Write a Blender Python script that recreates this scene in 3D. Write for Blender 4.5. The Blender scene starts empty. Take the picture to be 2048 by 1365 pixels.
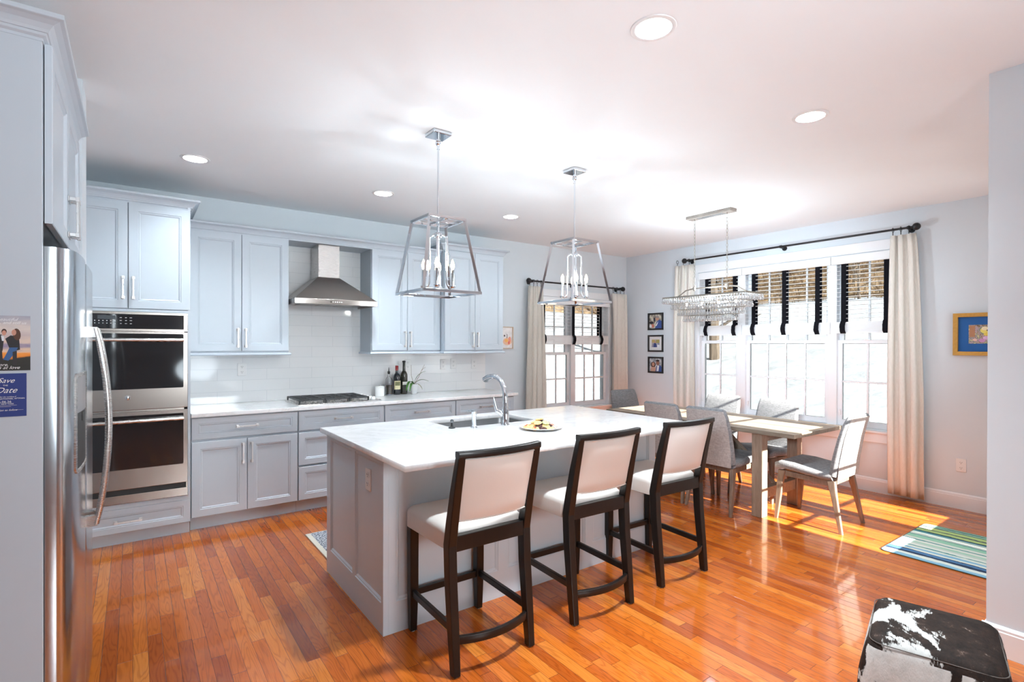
import bpy, bmesh, math, random
from mathutils import Vector, Matrix, noise as mnoise
S = bpy.context.scene
COL = S.collection
R = math.radians
random.seed(7)

# ------------------------------------------------------------------ camera
cam_d = bpy.data.cameras.new('camera'); cam = bpy.data.objects.new('camera', cam_d); COL.objects.link(cam)
F_PX, YAW, PITCH, ROLL, CYP = 1050.09, -.625358, .00334618, -.0023268, 692.2536
cam_d.sensor_width = 36.0
cam_d.lens = F_PX*36/2048
cam_d.shift_y = (CYP-682.5)/2048
cam_d.clip_start = .05; cam_d.clip_end = 500
def cam_axes():
    c, s = math.cos(YAW), math.sin(YAW)
    r = Vector((c, s, 0)); f = Vector((-s, c, 0)); d = Vector((0, 0, -1))
    c, s = math.cos(PITCH), math.sin(PITCH)
    f2 = c*f+s*d; d2 = c*d-s*f
    c, s = math.cos(ROLL), math.sin(ROLL)
    return c*r+s*d2, c*d2-s*r, f2
r_, d_, f_ = cam_axes()
mw = Matrix.Identity(4)
for i in range(3):
    mw[i][0] = r_[i]; mw[i][1] = -d_[i]; mw[i][2] = -f_[i]
mw.translation = (0, 0, 1.452)
cam.matrix_world = mw
S.camera = cam

# ------------------------------------------------------------------ view, world, sun, large lights
S.view_settings.view_transform = 'Standard'; S.view_settings.look = 'None'
S.view_settings.exposure = 0.68; S.view_settings.gamma = 1.0
S.view_settings.use_curve_mapping = False
S.cycles.caustics_reflective = False; S.cycles.caustics_refractive = False
w = bpy.data.worlds.new('sky'); S.world = w; w.use_nodes = True
bg = w.node_tree.nodes['Background']
bg.inputs[0].default_value = (.88, .94, 1.0, 1); bg.inputs[1].default_value = .9
def light(name, kind, loc, energy, color=(1, 1, 1), rot=None, to=None, **k):
    l = bpy.data.lights.new(name, kind); l.energy = energy; l.color = color
    for a, v in k.items(): setattr(l, a, v)
    o = bpy.data.objects.new(name, l); COL.objects.link(o); o.location = loc
    if to is not None: o.rotation_euler = (Vector(to)).to_track_quat('-Z', 'Y').to_euler()
    return o
light('sun', 'SUN', (4, -10, 8), 25, (1, .955, .88), to=(.03, 1, -.49), angle=R(.5))
# unseen fill lamps added behind the camera; the rear wall has no windows
light('rear_fill', 'AREA', (1.55, -3.9, 1.98), 16, (.88, .96, 1), to=(-.10, 1, -.06), shape='RECTANGLE', size=1.0, size_y=1.25, spread=R(70))  # added fill in front of the closed rear wall, aimed at the kitchen
light('dining_fill', 'AREA', (-.38, .12, 1.75), 7, (.74, .88, 1), to=(.90, .44, -.03), shape='DISK', size=.5, spread=R(30))  # added narrow fill that lifts the window wall and curtains
light('ceiling_fill', 'AREA', (1.0, -1.4, 1.0), 23, (.80, .92, 1), to=(-.06, .75, 1), shape='DISK', size=.8, spread=R(110))  # added fill aimed upward to brighten the ceiling

# ------------------------------------------------------------------ helpers: objects
def top(o):
    while o.parent: o = o.parent
    return o
def tag(o, label=None, cat=None, group=None, kind=None):
    if label: o['label'] = label
    if cat: o['category'] = cat
    if group: o['group'] = group
    if kind: o['kind'] = kind
    return o
def thing(name, label, cat, loc=(0, 0, 0), group=None, kind=None):
    o = bpy.data.objects.new(name, None); COL.objects.link(o)
    o.location = loc; o.empty_display_size = .1
    return tag(o, label, cat, group, kind)
def obj(name, bm, mats, parent=None, bevel=0, smooth=False, subsurf=0, seg=2, label=None, origin=None):
    bmesh.ops.remove_doubles(bm, verts=bm.verts, dist=1e-6)
    bmesh.ops.recalc_face_normals(bm, faces=bm.faces)
    off = Vector((0, 0, 0))
    if parent: off = top(parent).location.copy()
    elif origin is not None: off = Vector(origin)
    if off.length > 0: bmesh.ops.translate(bm, verts=bm.verts, vec=-off)
    me = bpy.data.meshes.new(name); bm.to_mesh(me); bm.free()
    if not isinstance(mats, (list, tuple)): mats = [mats]
    for m in mats: me.materials.append(m)
    if smooth:
        for p in me.polygons: p.use_smooth = True
        me.set_sharp_from_angle(angle=R(smooth if smooth is not True else 40))
    o = bpy.data.objects.new(name, me); COL.objects.link(o)
    if parent: o.parent = parent
    elif origin is not None: o.location = origin
    if bevel:
        b = o.modifiers.new('bevel', 'BEVEL'); b.width = bevel; b.segments = seg; b.limit_method = 'ANGLE'; b.angle_limit = R(40)
    if subsurf:
        s = o.modifiers.new('subsurf', 'SUBSURF'); s.levels = subsurf; s.render_levels = subsurf
    if label: o['label'] = label
    return o
def struct(name, bm, mats, parent=None, **k):
    o = obj(name, bm, mats, parent, **k)
    if not parent: o['kind'] = 'structure'
    return o
def dup(o, loc=None, rotz=None, label=None, group=None):
    c = o.copy(); COL.objects.link(c)
    if loc is not None: c.location = loc
    if rotz is not None: c.rotation_euler = (0, 0, rotz)
    if label: c['label'] = label
    if group: c['group'] = group
    def rec(a, b):
        for ch in list(a.children):
            n = ch.copy(); COL.objects.link(n); n.parent = b; rec(ch, n)
    rec(o, c)
    return c
# ------------------------------------------------------------------ helpers: shapes
def B(): return bmesh.new()
def box(bm, x0, x1, y0, y1, z0, z1, mi=0, f=None):
    P = [(x, y, z) for x in (x0, x1) for y in (y0, y1) for z in (z0, z1)]
    if f: P = [f(*p) for p in P]
    v = [bm.verts.new(p) for p in P]
    for q in ((0, 1, 3, 2), (4, 6, 7, 5), (0, 4, 5, 1), (2, 3, 7, 6), (0, 2, 6, 4), (1, 5, 7, 3)):
        fc = bm.faces.new([v[i] for i in q]); fc.material_index = mi
    return v
def xf(bm, M, start=0):
    vs = list(bm.verts)[start:]
    for v in vs: v.co = M @ v.co
def rings(bm, rs, closed=False, cap=True, mi=0):
    V = [[bm.verts.new(p) for p in r] for r in rs]
    n = len(V[0])
    pairs = list(zip(V, V[1:])) + ([(V[-1], V[0])] if closed else [])
    for a, b in pairs:
        for i in range(n):
            j = (i+1) % n
            fc = bm.faces.new((a[i], a[j], b[j], b[i])); fc.material_index = mi
    if cap and not closed:
        for r in (V[0], V[-1]):
            try: bm.faces.new(r).material_index = mi
            except ValueError: pass
    return V
def tube(bm, pts, r, seg=10, closed=False, square=False, mi=0, up=None):
    pts = [Vector(p) for p in pts]; n = len(pts)
    rr = r if isinstance(r, (list, tuple)) else [r]*n
    rs = []; nrm = None
    for i, p in enumerate(pts):
        a = pts[(i-1) % n] if (closed or i > 0) else p
        b = pts[(i+1) % n] if (closed or i < n-1) else p
        t = (b-a).normalized()
        if nrm is None:
            u = Vector(up) if up else (Vector((0, 0, 1)) if abs(t.z) < .9 else Vector((1, 0, 0)))
            nrm = (u-t*u.dot(t)).normalized()
        else: nrm = (nrm-t*nrm.dot(t)).normalized()
        bn = t.cross(nrm)
        k = 1/math.cos(math.pi/4) if square else 1
        sg = 4 if square else seg
        ph = math.pi/4 if square else 0
        rs.append([p+(nrm*math.cos(2*math.pi*j/sg+ph)+bn*math.sin(2*math.pi*j/sg+ph))*rr[i]*k for j in range(sg)])
    rings(bm, rs, closed=closed, mi=mi)
def lathe(bm, prof, c=(0, 0, 0), seg=24, mi=0, axis='z', M=None):
    rs = []
    for r, z in prof:
        r = max(r, 1e-4)
        ring = []
        for j in range(seg):
            a = 2*math.pi*j/seg
            p = Vector((r*math.cos(a), r*math.sin(a), z))
            if axis == 'y': p = Vector((p.x, p.z, p.y))
            elif axis == 'x': p = Vector((p.z, p.x, p.y))
            if M: p = M @ p
            ring.append(p+Vector(c))
        rs.append(ring)
    rings(bm, rs, mi=mi, cap=prof[0][0] < 2e-4 and prof[-1][0] < 2e-4)
def prism(bm, pts, a0, a1, plane='xz', mi=0):
    def P(u, v, a):
        return {'xz': (u, a, v), 'yz': (a, u, v), 'xy': (u, v, a)}[plane]
    rings(bm, [[P(u, v, a0) for u, v in pts], [P(u, v, a1) for u, v in pts]], mi=mi)
def sphere(bm, c, r, seg=12, mi=0, sc=(1, 1, 1)):
    n = seg//2
    prof = [(math.sin(math.pi*i/n), -math.cos(math.pi*i/n)) for i in range(n+1)]
    lathe(bm, [(a*r, b*r*sc[2]) for a, b in prof], c, seg, mi)
def rrect(w, t, r, n=4):
    """rounded rectangle ring (u, v)"""
    r = min(r, w/2-1e-4, t/2-1e-4); P = []
    for cx, cy, a0 in ((w/2-r, t/2-r, 0), (-w/2+r, t/2-r, 90), (-w/2+r, -t/2+r, 180), (w/2-r, -t/2+r, 270)):
        for i in range(n+1):
            a = R(a0+90*i/n); P.append((cx+r*math.cos(a), cy+r*math.sin(a)))
    return P
def sweep(bm, path, prof, side=1, mi=0):
    """crown profile [(out, up)] swept along an xy path [(x, y, z)], mitred; out is to the right of travel * side"""
    pts = [Vector(p) for p in path]; n = len(pts); rs = []
    for i, p in enumerate(pts):
        def nr(a, b):
            t = (b-a).normalized(); return Vector((t.y, -t.x, 0))*side
        if i == 0: m = nr(pts[0], pts[1])
        elif i == n-1: m = nr(pts[-2], pts[-1])
        else:
            a, b = nr(pts[i-1], p), nr(p, pts[i+1]); m = (a+b)/(1+a.dot(b))
        rs.append([p+m*o+Vector((0, 0, u)) for o, u in prof])
    rings(bm, rs, mi=mi)
def panel(bm, w, h, M, fw=.056, th=.02, mi=0):
    """framed cabinet front, local x right, z up, front at y=0 facing -y"""
    L = [(0, th), (0, .0025), (.0025, 0), (fw, 0), (fw+.003, .004), (fw+.009, .0035), (fw+.017, .010)]
    rs = []
    for i, d in L:
        rs.append([M @ Vector(p) for p in ((i, d, i), (w-i, d, i), (w-i, d, h-i), (i, d, h-i))])
    rings(bm, rs, mi=mi)
def handle(bm, L, M, vert=False):
    st = len(bm.verts)
    for s in (-1, 1):
        c = s*(L/2-.011)
        box(bm, c-.011, c+.011, -.005, 0, -.011, .011)
        box(bm, c-.007, c+.007, -.026, -.005, -.007, .007)
        box(bm, c-.010, c+.010, -.036, -.024, -.008, .008)
    box(bm, -L/2+.02, L/2-.02, -.0345, -.0255, -.0055, .0055)
    bm.verts.ensure_lookup_table()
    Q = M @ (Matrix.Rotation(R(90), 4, 'Y') if vert else Matrix.Identity(4))
    for v in list(bm.verts)[st:]: v.co = Q @ v.co
T = Matrix.Translation
def RZ(a): return Matrix.Rotation(R(a), 4, 'Z')
# ------------------------------------------------------------------ helpers: materials
def newmat(name):
    m = bpy.data.materials.new(name); m.use_nodes = True
    return m, m.node_tree, m.node_tree.nodes['Principled BSDF']
def nd(nt, t, attrs=None, ins=None):
    n = nt.nodes.new('ShaderNode'+t)
    for k, v in (attrs or {}).items(): setattr(n, k, v)
    for k, v in (ins or {}).items():
        if isinstance(v, bpy.types.NodeSocket): nt.links.new(v, n.inputs[k])
        else: n.inputs[k].default_value = v
    return n
def mth(nt, op, a, b=None, c=None):
    n = nt.nodes.new('ShaderNodeMath'); n.operation = op
    for i, v in enumerate((a, b, c)):
        if v is None: continue
        if isinstance(v, bpy.types.NodeSocket): nt.links.new(v, n.inputs[i])
        else: n.inputs[i].default_value = v
    return n.outputs[0]
def mixc(nt, f, a, b, mode='MIX'):
    n = nt.nodes.new('ShaderNodeMix'); n.data_type = 'RGBA'; n.blend_type = mode
    for s, v in ((n.inputs[0], f), (n.inputs[6], a), (n.inputs[7], b)):
        if isinstance(v, bpy.types.NodeSocket): nt.links.new(v, s)
        else: s.default_value = v if not isinstance(v, tuple) else (v+(1,) if len(v) == 3 else v)
    return n.outputs[2]
def ramp(nt, fac, stops, interp='LINEAR'):
    n = nt.nodes.new('ShaderNodeValToRGB'); n.color_ramp.interpolation = interp
    e = n.color_ramp.elements
    while len(e) < len(stops): e.new(.5)
    for i, (p, c) in enumerate(stops):
        e[i].position = p; e[i].color = tuple(c)+(1,) if len(c) == 3 else c
    nt.links.new(fac, n.inputs[0]); return n.outputs[0]
def lin(r, g, b):
    return tuple((c/255/12.92) if c/255 <= .04045 else ((c/255+.055)/1.055)**2.4 for c in (r, g, b))
def mat(name, col, rough=.5, metal=0, var=.03, vscale=8, bump=0, bscale=200, coat=0, spec=.5, stretch=None, rvar=.04, sheen=0):
    m, nt, b = newmat(name)
    tc = nd(nt, 'TexCoord')
    vec = tc.outputs['Object']
    if stretch: vec = nd(nt, 'Mapping', None, {'Vector': vec, 'Scale': stretch}).outputs[0]
    n = nd(nt, 'TexNoise', None, {'Vector': vec, 'Scale': vscale, 'Detail': 3})
    f = mth(nt, 'MULTIPLY_ADD', n.outputs[0], 2*var, 1-var)
    vm = nd(nt, 'VectorMath', {'operation': 'SCALE'}, {0: tuple(col), 'Scale': f})
    nt.links.new(vm.outputs[0], b.inputs['Base Color'])
    nt.links.new(mth(nt, 'MULTIPLY_ADD', n.outputs[0], rvar, max(rough-rvar/2, 0)), b.inputs['Roughness'])
    b.inputs['Metallic'].default_value = metal
    b.inputs['Specular IOR Level'].default_value = spec
    b.inputs['Coat Weight'].default_value = coat
    b.inputs['Coat Roughness'].default_value = .05
    b.inputs['Sheen Weight'].default_value = sheen
    if bump:
        n2 = nd(nt, 'TexNoise', None, {'Vector': vec, 'Scale': bscale, 'Detail': 2})
        bp = nd(nt, 'Bump', None, {'Strength': bump, 'Distance': .002, 'Height': n2.outputs[0]})
        nt.links.new(bp.outputs[0], b.inputs['Normal'])
    return m
def emit(name, col, strength):
    m, nt, b = newmat(name)
    n = nd(nt, 'TexNoise', None, {'Scale': 3.0})
    b.inputs['Base Color'].default_value = tuple(col)+(1,)
    b.inputs['Emission Color'].default_value = tuple(col)+(1,)
    nt.links.new(mth(nt, 'MULTIPLY_ADD', n.outputs[0], .05*strength, strength*.97), b.inputs['Emission Strength'])
    return m
def glass(name, col=(1, 1, 1), ior=1.45, rough=0.0):
    m, nt, b = newmat(name)
    n = nd(nt, 'TexNoise', None, {'Scale': 2.0})
    nt.links.new(mth(nt, 'MULTIPLY_ADD', n.outputs[0], .004, rough), b.inputs['Roughness'])
    b.inputs['Base Color'].default_value = tuple(col)+(1,)
    b.inputs['Transmission Weight'].default_value = 1; b.inputs['IOR'].default_value = ior
    return m
def thin_glass(name, col):
    m, nt, b = newmat(name); nt.nodes.remove(b)
    out = nt.nodes['Material Output']
    n = nd(nt, 'TexNoise', None, {'Scale': 1.5})
    tr = nd(nt, 'BsdfTransparent', None, {'Color': col})
    gl = nd(nt, 'BsdfGlossy', None, {'Roughness': mth(nt, 'MULTIPLY', n.outputs[0], .01)})
    fr = nd(nt, 'Fresnel', None, {'IOR': 1.35})
    mx = nd(nt, 'MixShader', None, {0: fr.outputs[0], 1: tr.outputs[0], 2: gl.outputs[0]})
    nt.links.new(mx.outputs[0], out.inputs[0])
    return m

M_CAB = mat('cabinet_paint', (.53, .595, .66), .38, var=.012)
M_ISL = mat('island_paint', (.62, .705, .78), .38, var=.012)
M_WALL = mat('wall_paint', (.70, .755, .80), .85, var=.012, bump=.04, bscale=300)
M_CEIL = mat('ceiling_paint', (.90, .935, .96), .9, var=.008, bump=.03, bscale=250)
M_TRIM = mat('white_trim_paint', (.84, .85, .87), .35, var=.01)
M_NICK = mat('brushed_nickel', (.66, .66, .66), .28, 1, var=.05, vscale=60)
M_CHROME = mat('polished_chrome', (.72, .76, .80), .06, 1, var=.02, rvar=.02)
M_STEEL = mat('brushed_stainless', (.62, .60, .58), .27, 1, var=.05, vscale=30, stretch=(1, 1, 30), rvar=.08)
M_STEELH = mat('stainless_sheet', (.32, .285, .262), .24, 1, var=.05, vscale=30, stretch=(20, 1, 1), rvar=.08)  # base darkened and browned to stand in for the reflected wood floor
M_FRIDGE = mat('fridge_stainless', (.56, .60, .64), .19, 1, var=.015, vscale=18, stretch=(1, 1, 25), rvar=.02)
M_BLACKG = mat('black_glass', (.012, .012, .014), .05, var=.1, coat=.6)
M_BLACK = mat('matte_black', (.012, .012, .013), .45, var=.1)
M_IRON = mat('cast_iron', (.022, .023, .026), .5, var=.2, vscale=40, bump=.2, bscale=300)
M_DWOOD = mat('espresso_wood', (.009, .0065, .0055), .36, var=.35, vscale=7, stretch=(6, 6, 1), coat=.1, spec=.35)
M_VINYL = mat('cream_leather', (.72, .68, .64), .42, var=.02, bump=.12, bscale=90)
M_PIPING = mat('cream_piping', (.66, .61, .57), .4, var=.03)
M_WHITE = mat('white_plastic', (.82, .82, .82), .35, var=.01)
M_PORC = mat('white_porcelain', (.86, .86, .85), .12, var=.01, coat=.4)
M_SLOT = mat('outlet_slot_grey', (.10, .10, .10), .6, var=.05)
M_BULB = emit('candle_bulb_glow', (1, .80, .50), 22)
M_LENS = emit('recessed_light_glow', (1, .97, .92), 9)
M_PANE = thin_glass('window_glass', (.475, .495, .505, 1)); M_PANED = thin_glass('door_glass', (.97, .98, .98, 1))
M_TAPE = mat('black_blind_tape', (.008, .008, .011), .9, var=.3, vscale=120, spec=.1)
M_SLAT = mat('white_blind_slat', (.86, .87, .88), .4, var=.01)
M_ROD = mat('black_rod_metal', (.018, .018, .02), .35, .4, var=.1)
def mk_quartz():
    m, nt, b = newmat('white_quartz')
    tc = nd(nt, 'TexCoord')
    n1 = nd(nt, 'TexNoise', None, {'Vector': tc.outputs['Object'], 'Scale': 2.2, 'Detail': 9, 'Roughness': .62, 'Distortion': 1.3})
    v = mth(nt, 'ABSOLUTE', mth(nt, 'SUBTRACT', n1.outputs[0], .5))
    vein = ramp(nt, v, [(0, (.77, .765, .765)), (.03, (.85, .85, .855)), (.2, (.875, .88, .885))])
    n2 = nd(nt, 'TexNoise', None, {'Vector': tc.outputs['Object'], 'Scale': 160, 'Detail': 2})
    c = mixc(nt, mth(nt, 'MULTIPLY', n2.outputs[0], .07), vein, (.62, .62, .62))
    nt.links.new(c, b.inputs['Base Color'])
    b.inputs['Roughness'].default_value = .09; b.inputs['Coat Weight'].default_value = .3
    return m
M_QUARTZ = mk_quartz()
def mk_floor():
    m, nt, b = newmat('oak_strip_floor')
    g = nd(nt, 'NewGeometry'); sx = nd(nt, 'SeparateXYZ', None, {0: g.outputs['Position']})
    x, y = sx.outputs[0], sx.outputs[1]
    W = .0585
    xs = mth(nt, 'DIVIDE', x, W); row = mth(nt, 'FLOOR', xs); fx = mth(nt, 'FRACT', xs)
    w1 = nd(nt, 'TexWhiteNoise', {'noise_dimensions': '1D'}, {'W': row})
    w1b = nd(nt, 'TexWhiteNoise', {'noise_dimensions': '1D'}, {'W': mth(nt, 'ADD', row, 137.3)})
    L = mth(nt, 'MULTIPLY_ADD', w1b.outputs[0], .55, .45)
    u = mth(nt, 'DIVIDE', mth(nt, 'MULTIPLY_ADD', w1.outputs[0], 9.7, y), L)
    idn = mth(nt, 'FLOOR', u); fu = mth(nt, 'FRACT', u)
    cv = nd(nt, 'CombineXYZ', None, {0: row, 1: idn, 2: 0.0})
    w2 = nd(nt, 'TexWhiteNoise', {'noise_dimensions': '3D'}, {'Vector': cv.outputs[0]})
    rv = w2.outputs[0]
    base = ramp(nt, rv, [(0, (.36, .070, .009)), (.2, (.46, .098, .011)), (.5, (.55, .130, .013)), (.8, (.61, .160, .018)), (1, (.67, .215, .034))])
    off = mth(nt, 'MULTIPLY', rv, 37.0)
    gv = nd(nt, 'CombineXYZ', None, {0: mth(nt, 'MULTIPLY_ADD', x, 15.0, off), 1: mth(nt, 'MULTIPLY_ADD', y, 1.5, off), 2: off})
    n1 = nd(nt, 'TexNoise', None, {'Vector': gv.outputs[0], 'Scale': 1.0, 'Detail': 2, 'Distortion': .35})
    sn = mth(nt, 'SINE', mth(nt, 'MULTIPLY', n1.outputs[0], 85.0))
    ln = mth(nt, 'POWER', mth(nt, 'MULTIPLY_ADD', sn, .5, .5), 3.0)
    gv2 = nd(nt, 'CombineXYZ', None, {0: mth(nt, 'MULTIPLY_ADD', x, 300.0, off), 1: mth(nt, 'MULTIPLY', y, 9.0), 2: off})
    n2 = nd(nt, 'TexNoise', None, {'Vector': gv2.outputs[0], 'Scale': 1.0, 'Detail': 3})
    dark = mth(nt, 'ADD', mth(nt, 'MULTIPLY', ln, .40), mth(nt, 'MULTIPLY', mth(nt, 'SUBTRACT', n2.outputs[0], .42), .55))
    c1 = mixc(nt, dark, base, mixc(nt, 1.0, base, (.42, .33, .28), 'MULTIPLY'))
    ex = mth(nt, 'MULTIPLY', mth(nt, 'MINIMUM', fx, mth(nt, 'SUBTRACT', 1.0, fx)), W)
    eu = mth(nt, 'MULTIPLY', mth(nt, 'MINIMUM', fu, mth(nt, 'SUBTRACT', 1.0, fu)), L)
    e = mth(nt, 'MINIMUM', ex, eu)
    gap = mth(nt, 'LESS_THAN', e, .0010)
    c2 = mixc(nt, mth(nt, 'MULTIPLY', gap, .75), c1, (.05, .018, .008))
    nt.links.new(c2, b.inputs['Base Color'])
    b.inputs['Roughness'].default_value = .26
    b.inputs['Coat Weight'].default_value = .7; b.inputs['Coat Roughness'].default_value = .07; b.inputs['Specular IOR Level'].default_value = .2
    b.inputs['Coat IOR'].default_value = 1.5
    # every strip sits at a slightly different tilt, strip edges are eased
    h = mth(nt, 'ADD', mth(nt, 'MULTIPLY', mth(nt, 'SUBTRACT', fx, .5), mth(nt, 'MULTIPLY', mth(nt, 'SUBTRACT', rv, .5), .0004)),
            mth(nt, 'MULTIPLY', mth(nt, 'MINIMUM', e, .0016), .35))
    n3 = nd(nt, 'TexNoise', None, {'Vector': g.outputs['Position'], 'Scale': 2.5})
    h = mth(nt, 'MULTIPLY_ADD', n3.outputs[0], .0010, h)
    bp = nd(nt, 'Bump', None, {'Strength': .5, 'Distance': 1.0, 'Height': h})
    nt.links.new(bp.outputs[0], b.inputs['Normal']); nt.links.new(bp.outputs[0], b.inputs['Coat Normal'])
    return m
M_FLOOR = mk_floor()
def mk_tile():
    m, nt, b = newmat('white_subway_tile')
    g = nd(nt, 'NewGeometry'); sx = nd(nt, 'SeparateXYZ', None, {0: g.outputs['Position']})
    v = nd(nt, 'CombineXYZ', None, {0: mth(nt, 'ADD', sx.outputs[0], .0), 1: mth(nt, 'SUBTRACT', sx.outputs[2], .915), 2: 0.0})
    br = nd(nt, 'TexBrick', {'offset': .5}, {'Vector': v.outputs[0], 'Color1': (.86, .865, .87, 1), 'Color2': (.84, .85, .86, 1), 'Mortar': (.66, .68, .70, 1), 'Scale': 1.0,
                             'Mortar Size': .0012, 'Mortar Smooth': .3, 'Brick Width': .406, 'Row Height': .1016})
    nt.links.new(br.outputs['Color'], b.inputs['Base Color'])
    b.inputs['Roughness'].default_value = .07
    n = nd(nt, 'TexNoise', None, {'Vector': v.outputs[0], 'Scale': 6.0})
    h = mth(nt, 'MULTIPLY_ADD', br.outputs['Fac'], -.6, mth(nt, 'MULTIPLY', n.outputs[0], .5))
    bp = nd(nt, 'Bump', None, {'Strength': .5, 'Distance': .002, 'Height': h})
    nt.links.new(bp.outputs[0], b.inputs['Normal'])
    return m
M_TILE = mk_tile()
def mk_wood(name, c1, c2, c3, scale=(1, 14, 14), rough=.5, plank=None):
    m, nt, b = newmat(name)
    tc = nd(nt, 'TexCoord')
    vec = nd(nt, 'Mapping', None, {'Vector': tc.outputs['Object'], 'Scale': scale}).outputs[0]
    n = nd(nt, 'TexNoise', None, {'Vector': vec, 'Scale': 2.5, 'Detail': 6, 'Distortion': .8})
    n2 = nd(nt, 'TexNoise', None, {'Vector': vec, 'Scale': 14, 'Detail': 3})
    f = mth(nt, 'MULTIPLY_ADD', n2.outputs[0], .4, mth(nt, 'MULTIPLY', n.outputs[0], .62))
    col = ramp(nt, f, [(.3, c1), (.52, c2), (.75, c3)])
    if plank:
        s = nd(nt, 'SeparateXYZ', None, {0: tc.outputs['Object']})
        q = mth(nt, 'DIVIDE', s.outputs[plank[0]], plank[1])
        wn = nd(nt, 'TexWhiteNoise', {'noise_dimensions': '1D'}, {'W': mth(nt, 'FLOOR', q)})
        fr = mth(nt, 'FRACT', q); e = mth(nt, 'LESS_THAN', mth(nt, 'MINIMUM', fr, mth(nt, 'SUBTRACT', 1.0, fr)), .012)
        k = mth(nt, 'SUBTRACT', mth(nt, 'MULTIPLY_ADD', wn.outputs[0], .35, .8), mth(nt, 'MULTIPLY', e, .45))
        col = nd(nt, 'VectorMath', {'operation': 'SCALE'}, {0: col, 'Scale': k}).outputs[0]
    nt.links.new(col, b.inputs['Base Color']); b.inputs['Roughness'].default_value = rough
    return m
M_TABLE = mk_wood('weathered_oak_top', (.26, .20, .145), (.40, .315, .235), (.52, .43, .33), (14, 1.2, 14), .42, plank=(0, .14))
M_TABLEL = mk_wood('weathered_oak_leg', (.22, .16, .115), (.33, .25, .185), (.44, .35, .27), (14, 14, 1.2), .5)
M_CHLEG = mk_wood('walnut_grey_leg', (.13, .085, .06), (.21, .145, .105), (.30, .22, .165), (10, 10, 1.2), .45)
M_DRIFT = mk_wood('driftwood_canopy', (.20, .165, .14), (.33, .285, .245), (.48, .43, .38), (9, 1.5, 9), .6)
def mk_weave(name, c1, c2, scale, rough=.9):
    m, nt, b = newmat(name)
    tc = nd(nt, 'TexCoord')
    nx = nd(nt, 'TexNoise', None, {'Vector': nd(nt, 'Mapping', None, {'Vector': tc.outputs['Object'], 'Scale': (scale, scale, scale*.12)}).outputs[0], 'Scale': 1, 'Detail': 2})
    nz = nd(nt, 'TexNoise', None, {'Vector': nd(nt, 'Mapping', None, {'Vector': tc.outputs['Object'], 'Scale': (scale*.12, scale*.12, scale)}).outputs[0], 'Scale': 1, 'Detail': 2})
    f = mth(nt, 'MULTIPLY_ADD', nx.outputs[0], .5, mth(nt, 'MULTIPLY', nz.outputs[0], .5))
    nt.links.new(ramp(nt, f, [(.35, c1), (.65, c2)]), b.inputs['Base Color'])
    b.inputs['Roughness'].default_value = rough; b.inputs['Sheen Weight'].default_value = .2
    bp = nd(nt, 'Bump', None, {'Strength': .25, 'Distance': .002, 'Height': f})
    nt.links.new(bp.outputs[0], b.inputs['Normal'])
    return m
M_CHAIR = mk_weave('grey_woven_upholstery', (.12, .122, .13), (.29, .29, .30), 260)
M_CHAIRB = mk_weave('taupe_linen_back', (.30, .265, .245), (.50, .455, .43), 220)
def mk_curtain(name, transp):
    m, nt, b = newmat(name); out = nt.nodes['Material Output']; nt.nodes.remove(b)
    tc = nd(nt, 'TexCoord')
    n = nd(nt, 'TexNoise', None, {'Vector': nd(nt, 'Mapping', None, {'Vector': tc.outputs['Object'], 'Scale': (300, 300, 30)}).outputs[0], 'Scale': 1, 'Detail': 2})
    c = ramp(nt, n.outputs[0], [(.3, (.84, .79, .72)), (.7, (.92, .885, .82))])
    d = nd(nt, 'BsdfDiffuse', None, {'Color': c}); t = nd(nt, 'BsdfTranslucent', None, {'Color': c})
    tr = nd(nt, 'BsdfTransparent')
    a = nd(nt, 'MixShader', None, {0: .12, 1: d.outputs[0], 2: t.outputs[0]})
    a2 = nd(nt, 'MixShader', None, {0: transp, 1: a.outputs[0], 2: tr.outputs[0]})
    nt.links.new(a2.outputs[0], out.inputs[0])
    return m
M_CURT = mk_curtain('linen_curtain', .02)
M_SHEER = mk_curtain('sheer_linen_curtain', .30)

# ================================================================== THE SETTING
YK, XR, CE = 5.33, 5.942, 2.74
mk = lambda u, d, z: (u, YK-d, z)          # kitchen wall: u along x, d into the room
mwn = lambda u, d, z: (XR-d, u, z)         # window wall: u along y, d into the room
msd = lambda u, d, z: (u, .70+d, z)        # patio door wall
LIGHTS = [(1.716, 1.40), (3.096, 1.42), (.352, 4.262), (1.735, 4.290), (3.092, 4.310)]
bm = B(); box(bm, -2.6, 6.10, .54, 5.49, -.12, 0); box(bm, -2.6, 3.45, -4.1, .54, -.12, 0); struct('floor', bm, M_FLOOR)
def ceiling():
    cu = bpy.data.curves.new('ceiling', 'CURVE'); cu.dimensions = '2D'; cu.fill_mode = 'BOTH'; cu.extrude = .05
    def sp(pts):
        s = cu.splines.new('POLY'); s.points.add(len(pts)-1); s.use_cyclic_u = True
        for p, q in zip(s.points, pts): p.co = (q[0], q[1], 0, 1)
    sp([(-2.6, -4.1), (3.45, -4.1), (3.45, .54), (6.1, .54), (6.1, 5.49), (-2.6, 5.49)])
    for x, y in LIGHTS: sp([(x+.073*math.cos(a*math.pi/24), y+.073*math.sin(a*math.pi/24)) for a in range(48)])
    t = bpy.data.objects.new('ceiling_outline', cu); COL.objects.link(t)
    bpy.context.view_layer.update()
    me = bpy.data.meshes.new_from_object(t.evaluated_get(bpy.context.evaluated_depsgraph_get()))
    bpy.data.objects.remove(t); bpy.data.curves.remove(cu)
    bm = B(); bm.from_mesh(me); bmesh.ops.translate(bm, verts=bm.verts, vec=(0, 0, CE+.05))
    box(bm, -2.6, 6.1, .54, 5.49, CE+.1005, CE+.25); box(bm, -2.6, 3.45, -4.1, .54, CE+.1005, CE+.25)
    struct('ceiling', bm, M_CEIL)
ceiling()
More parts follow.
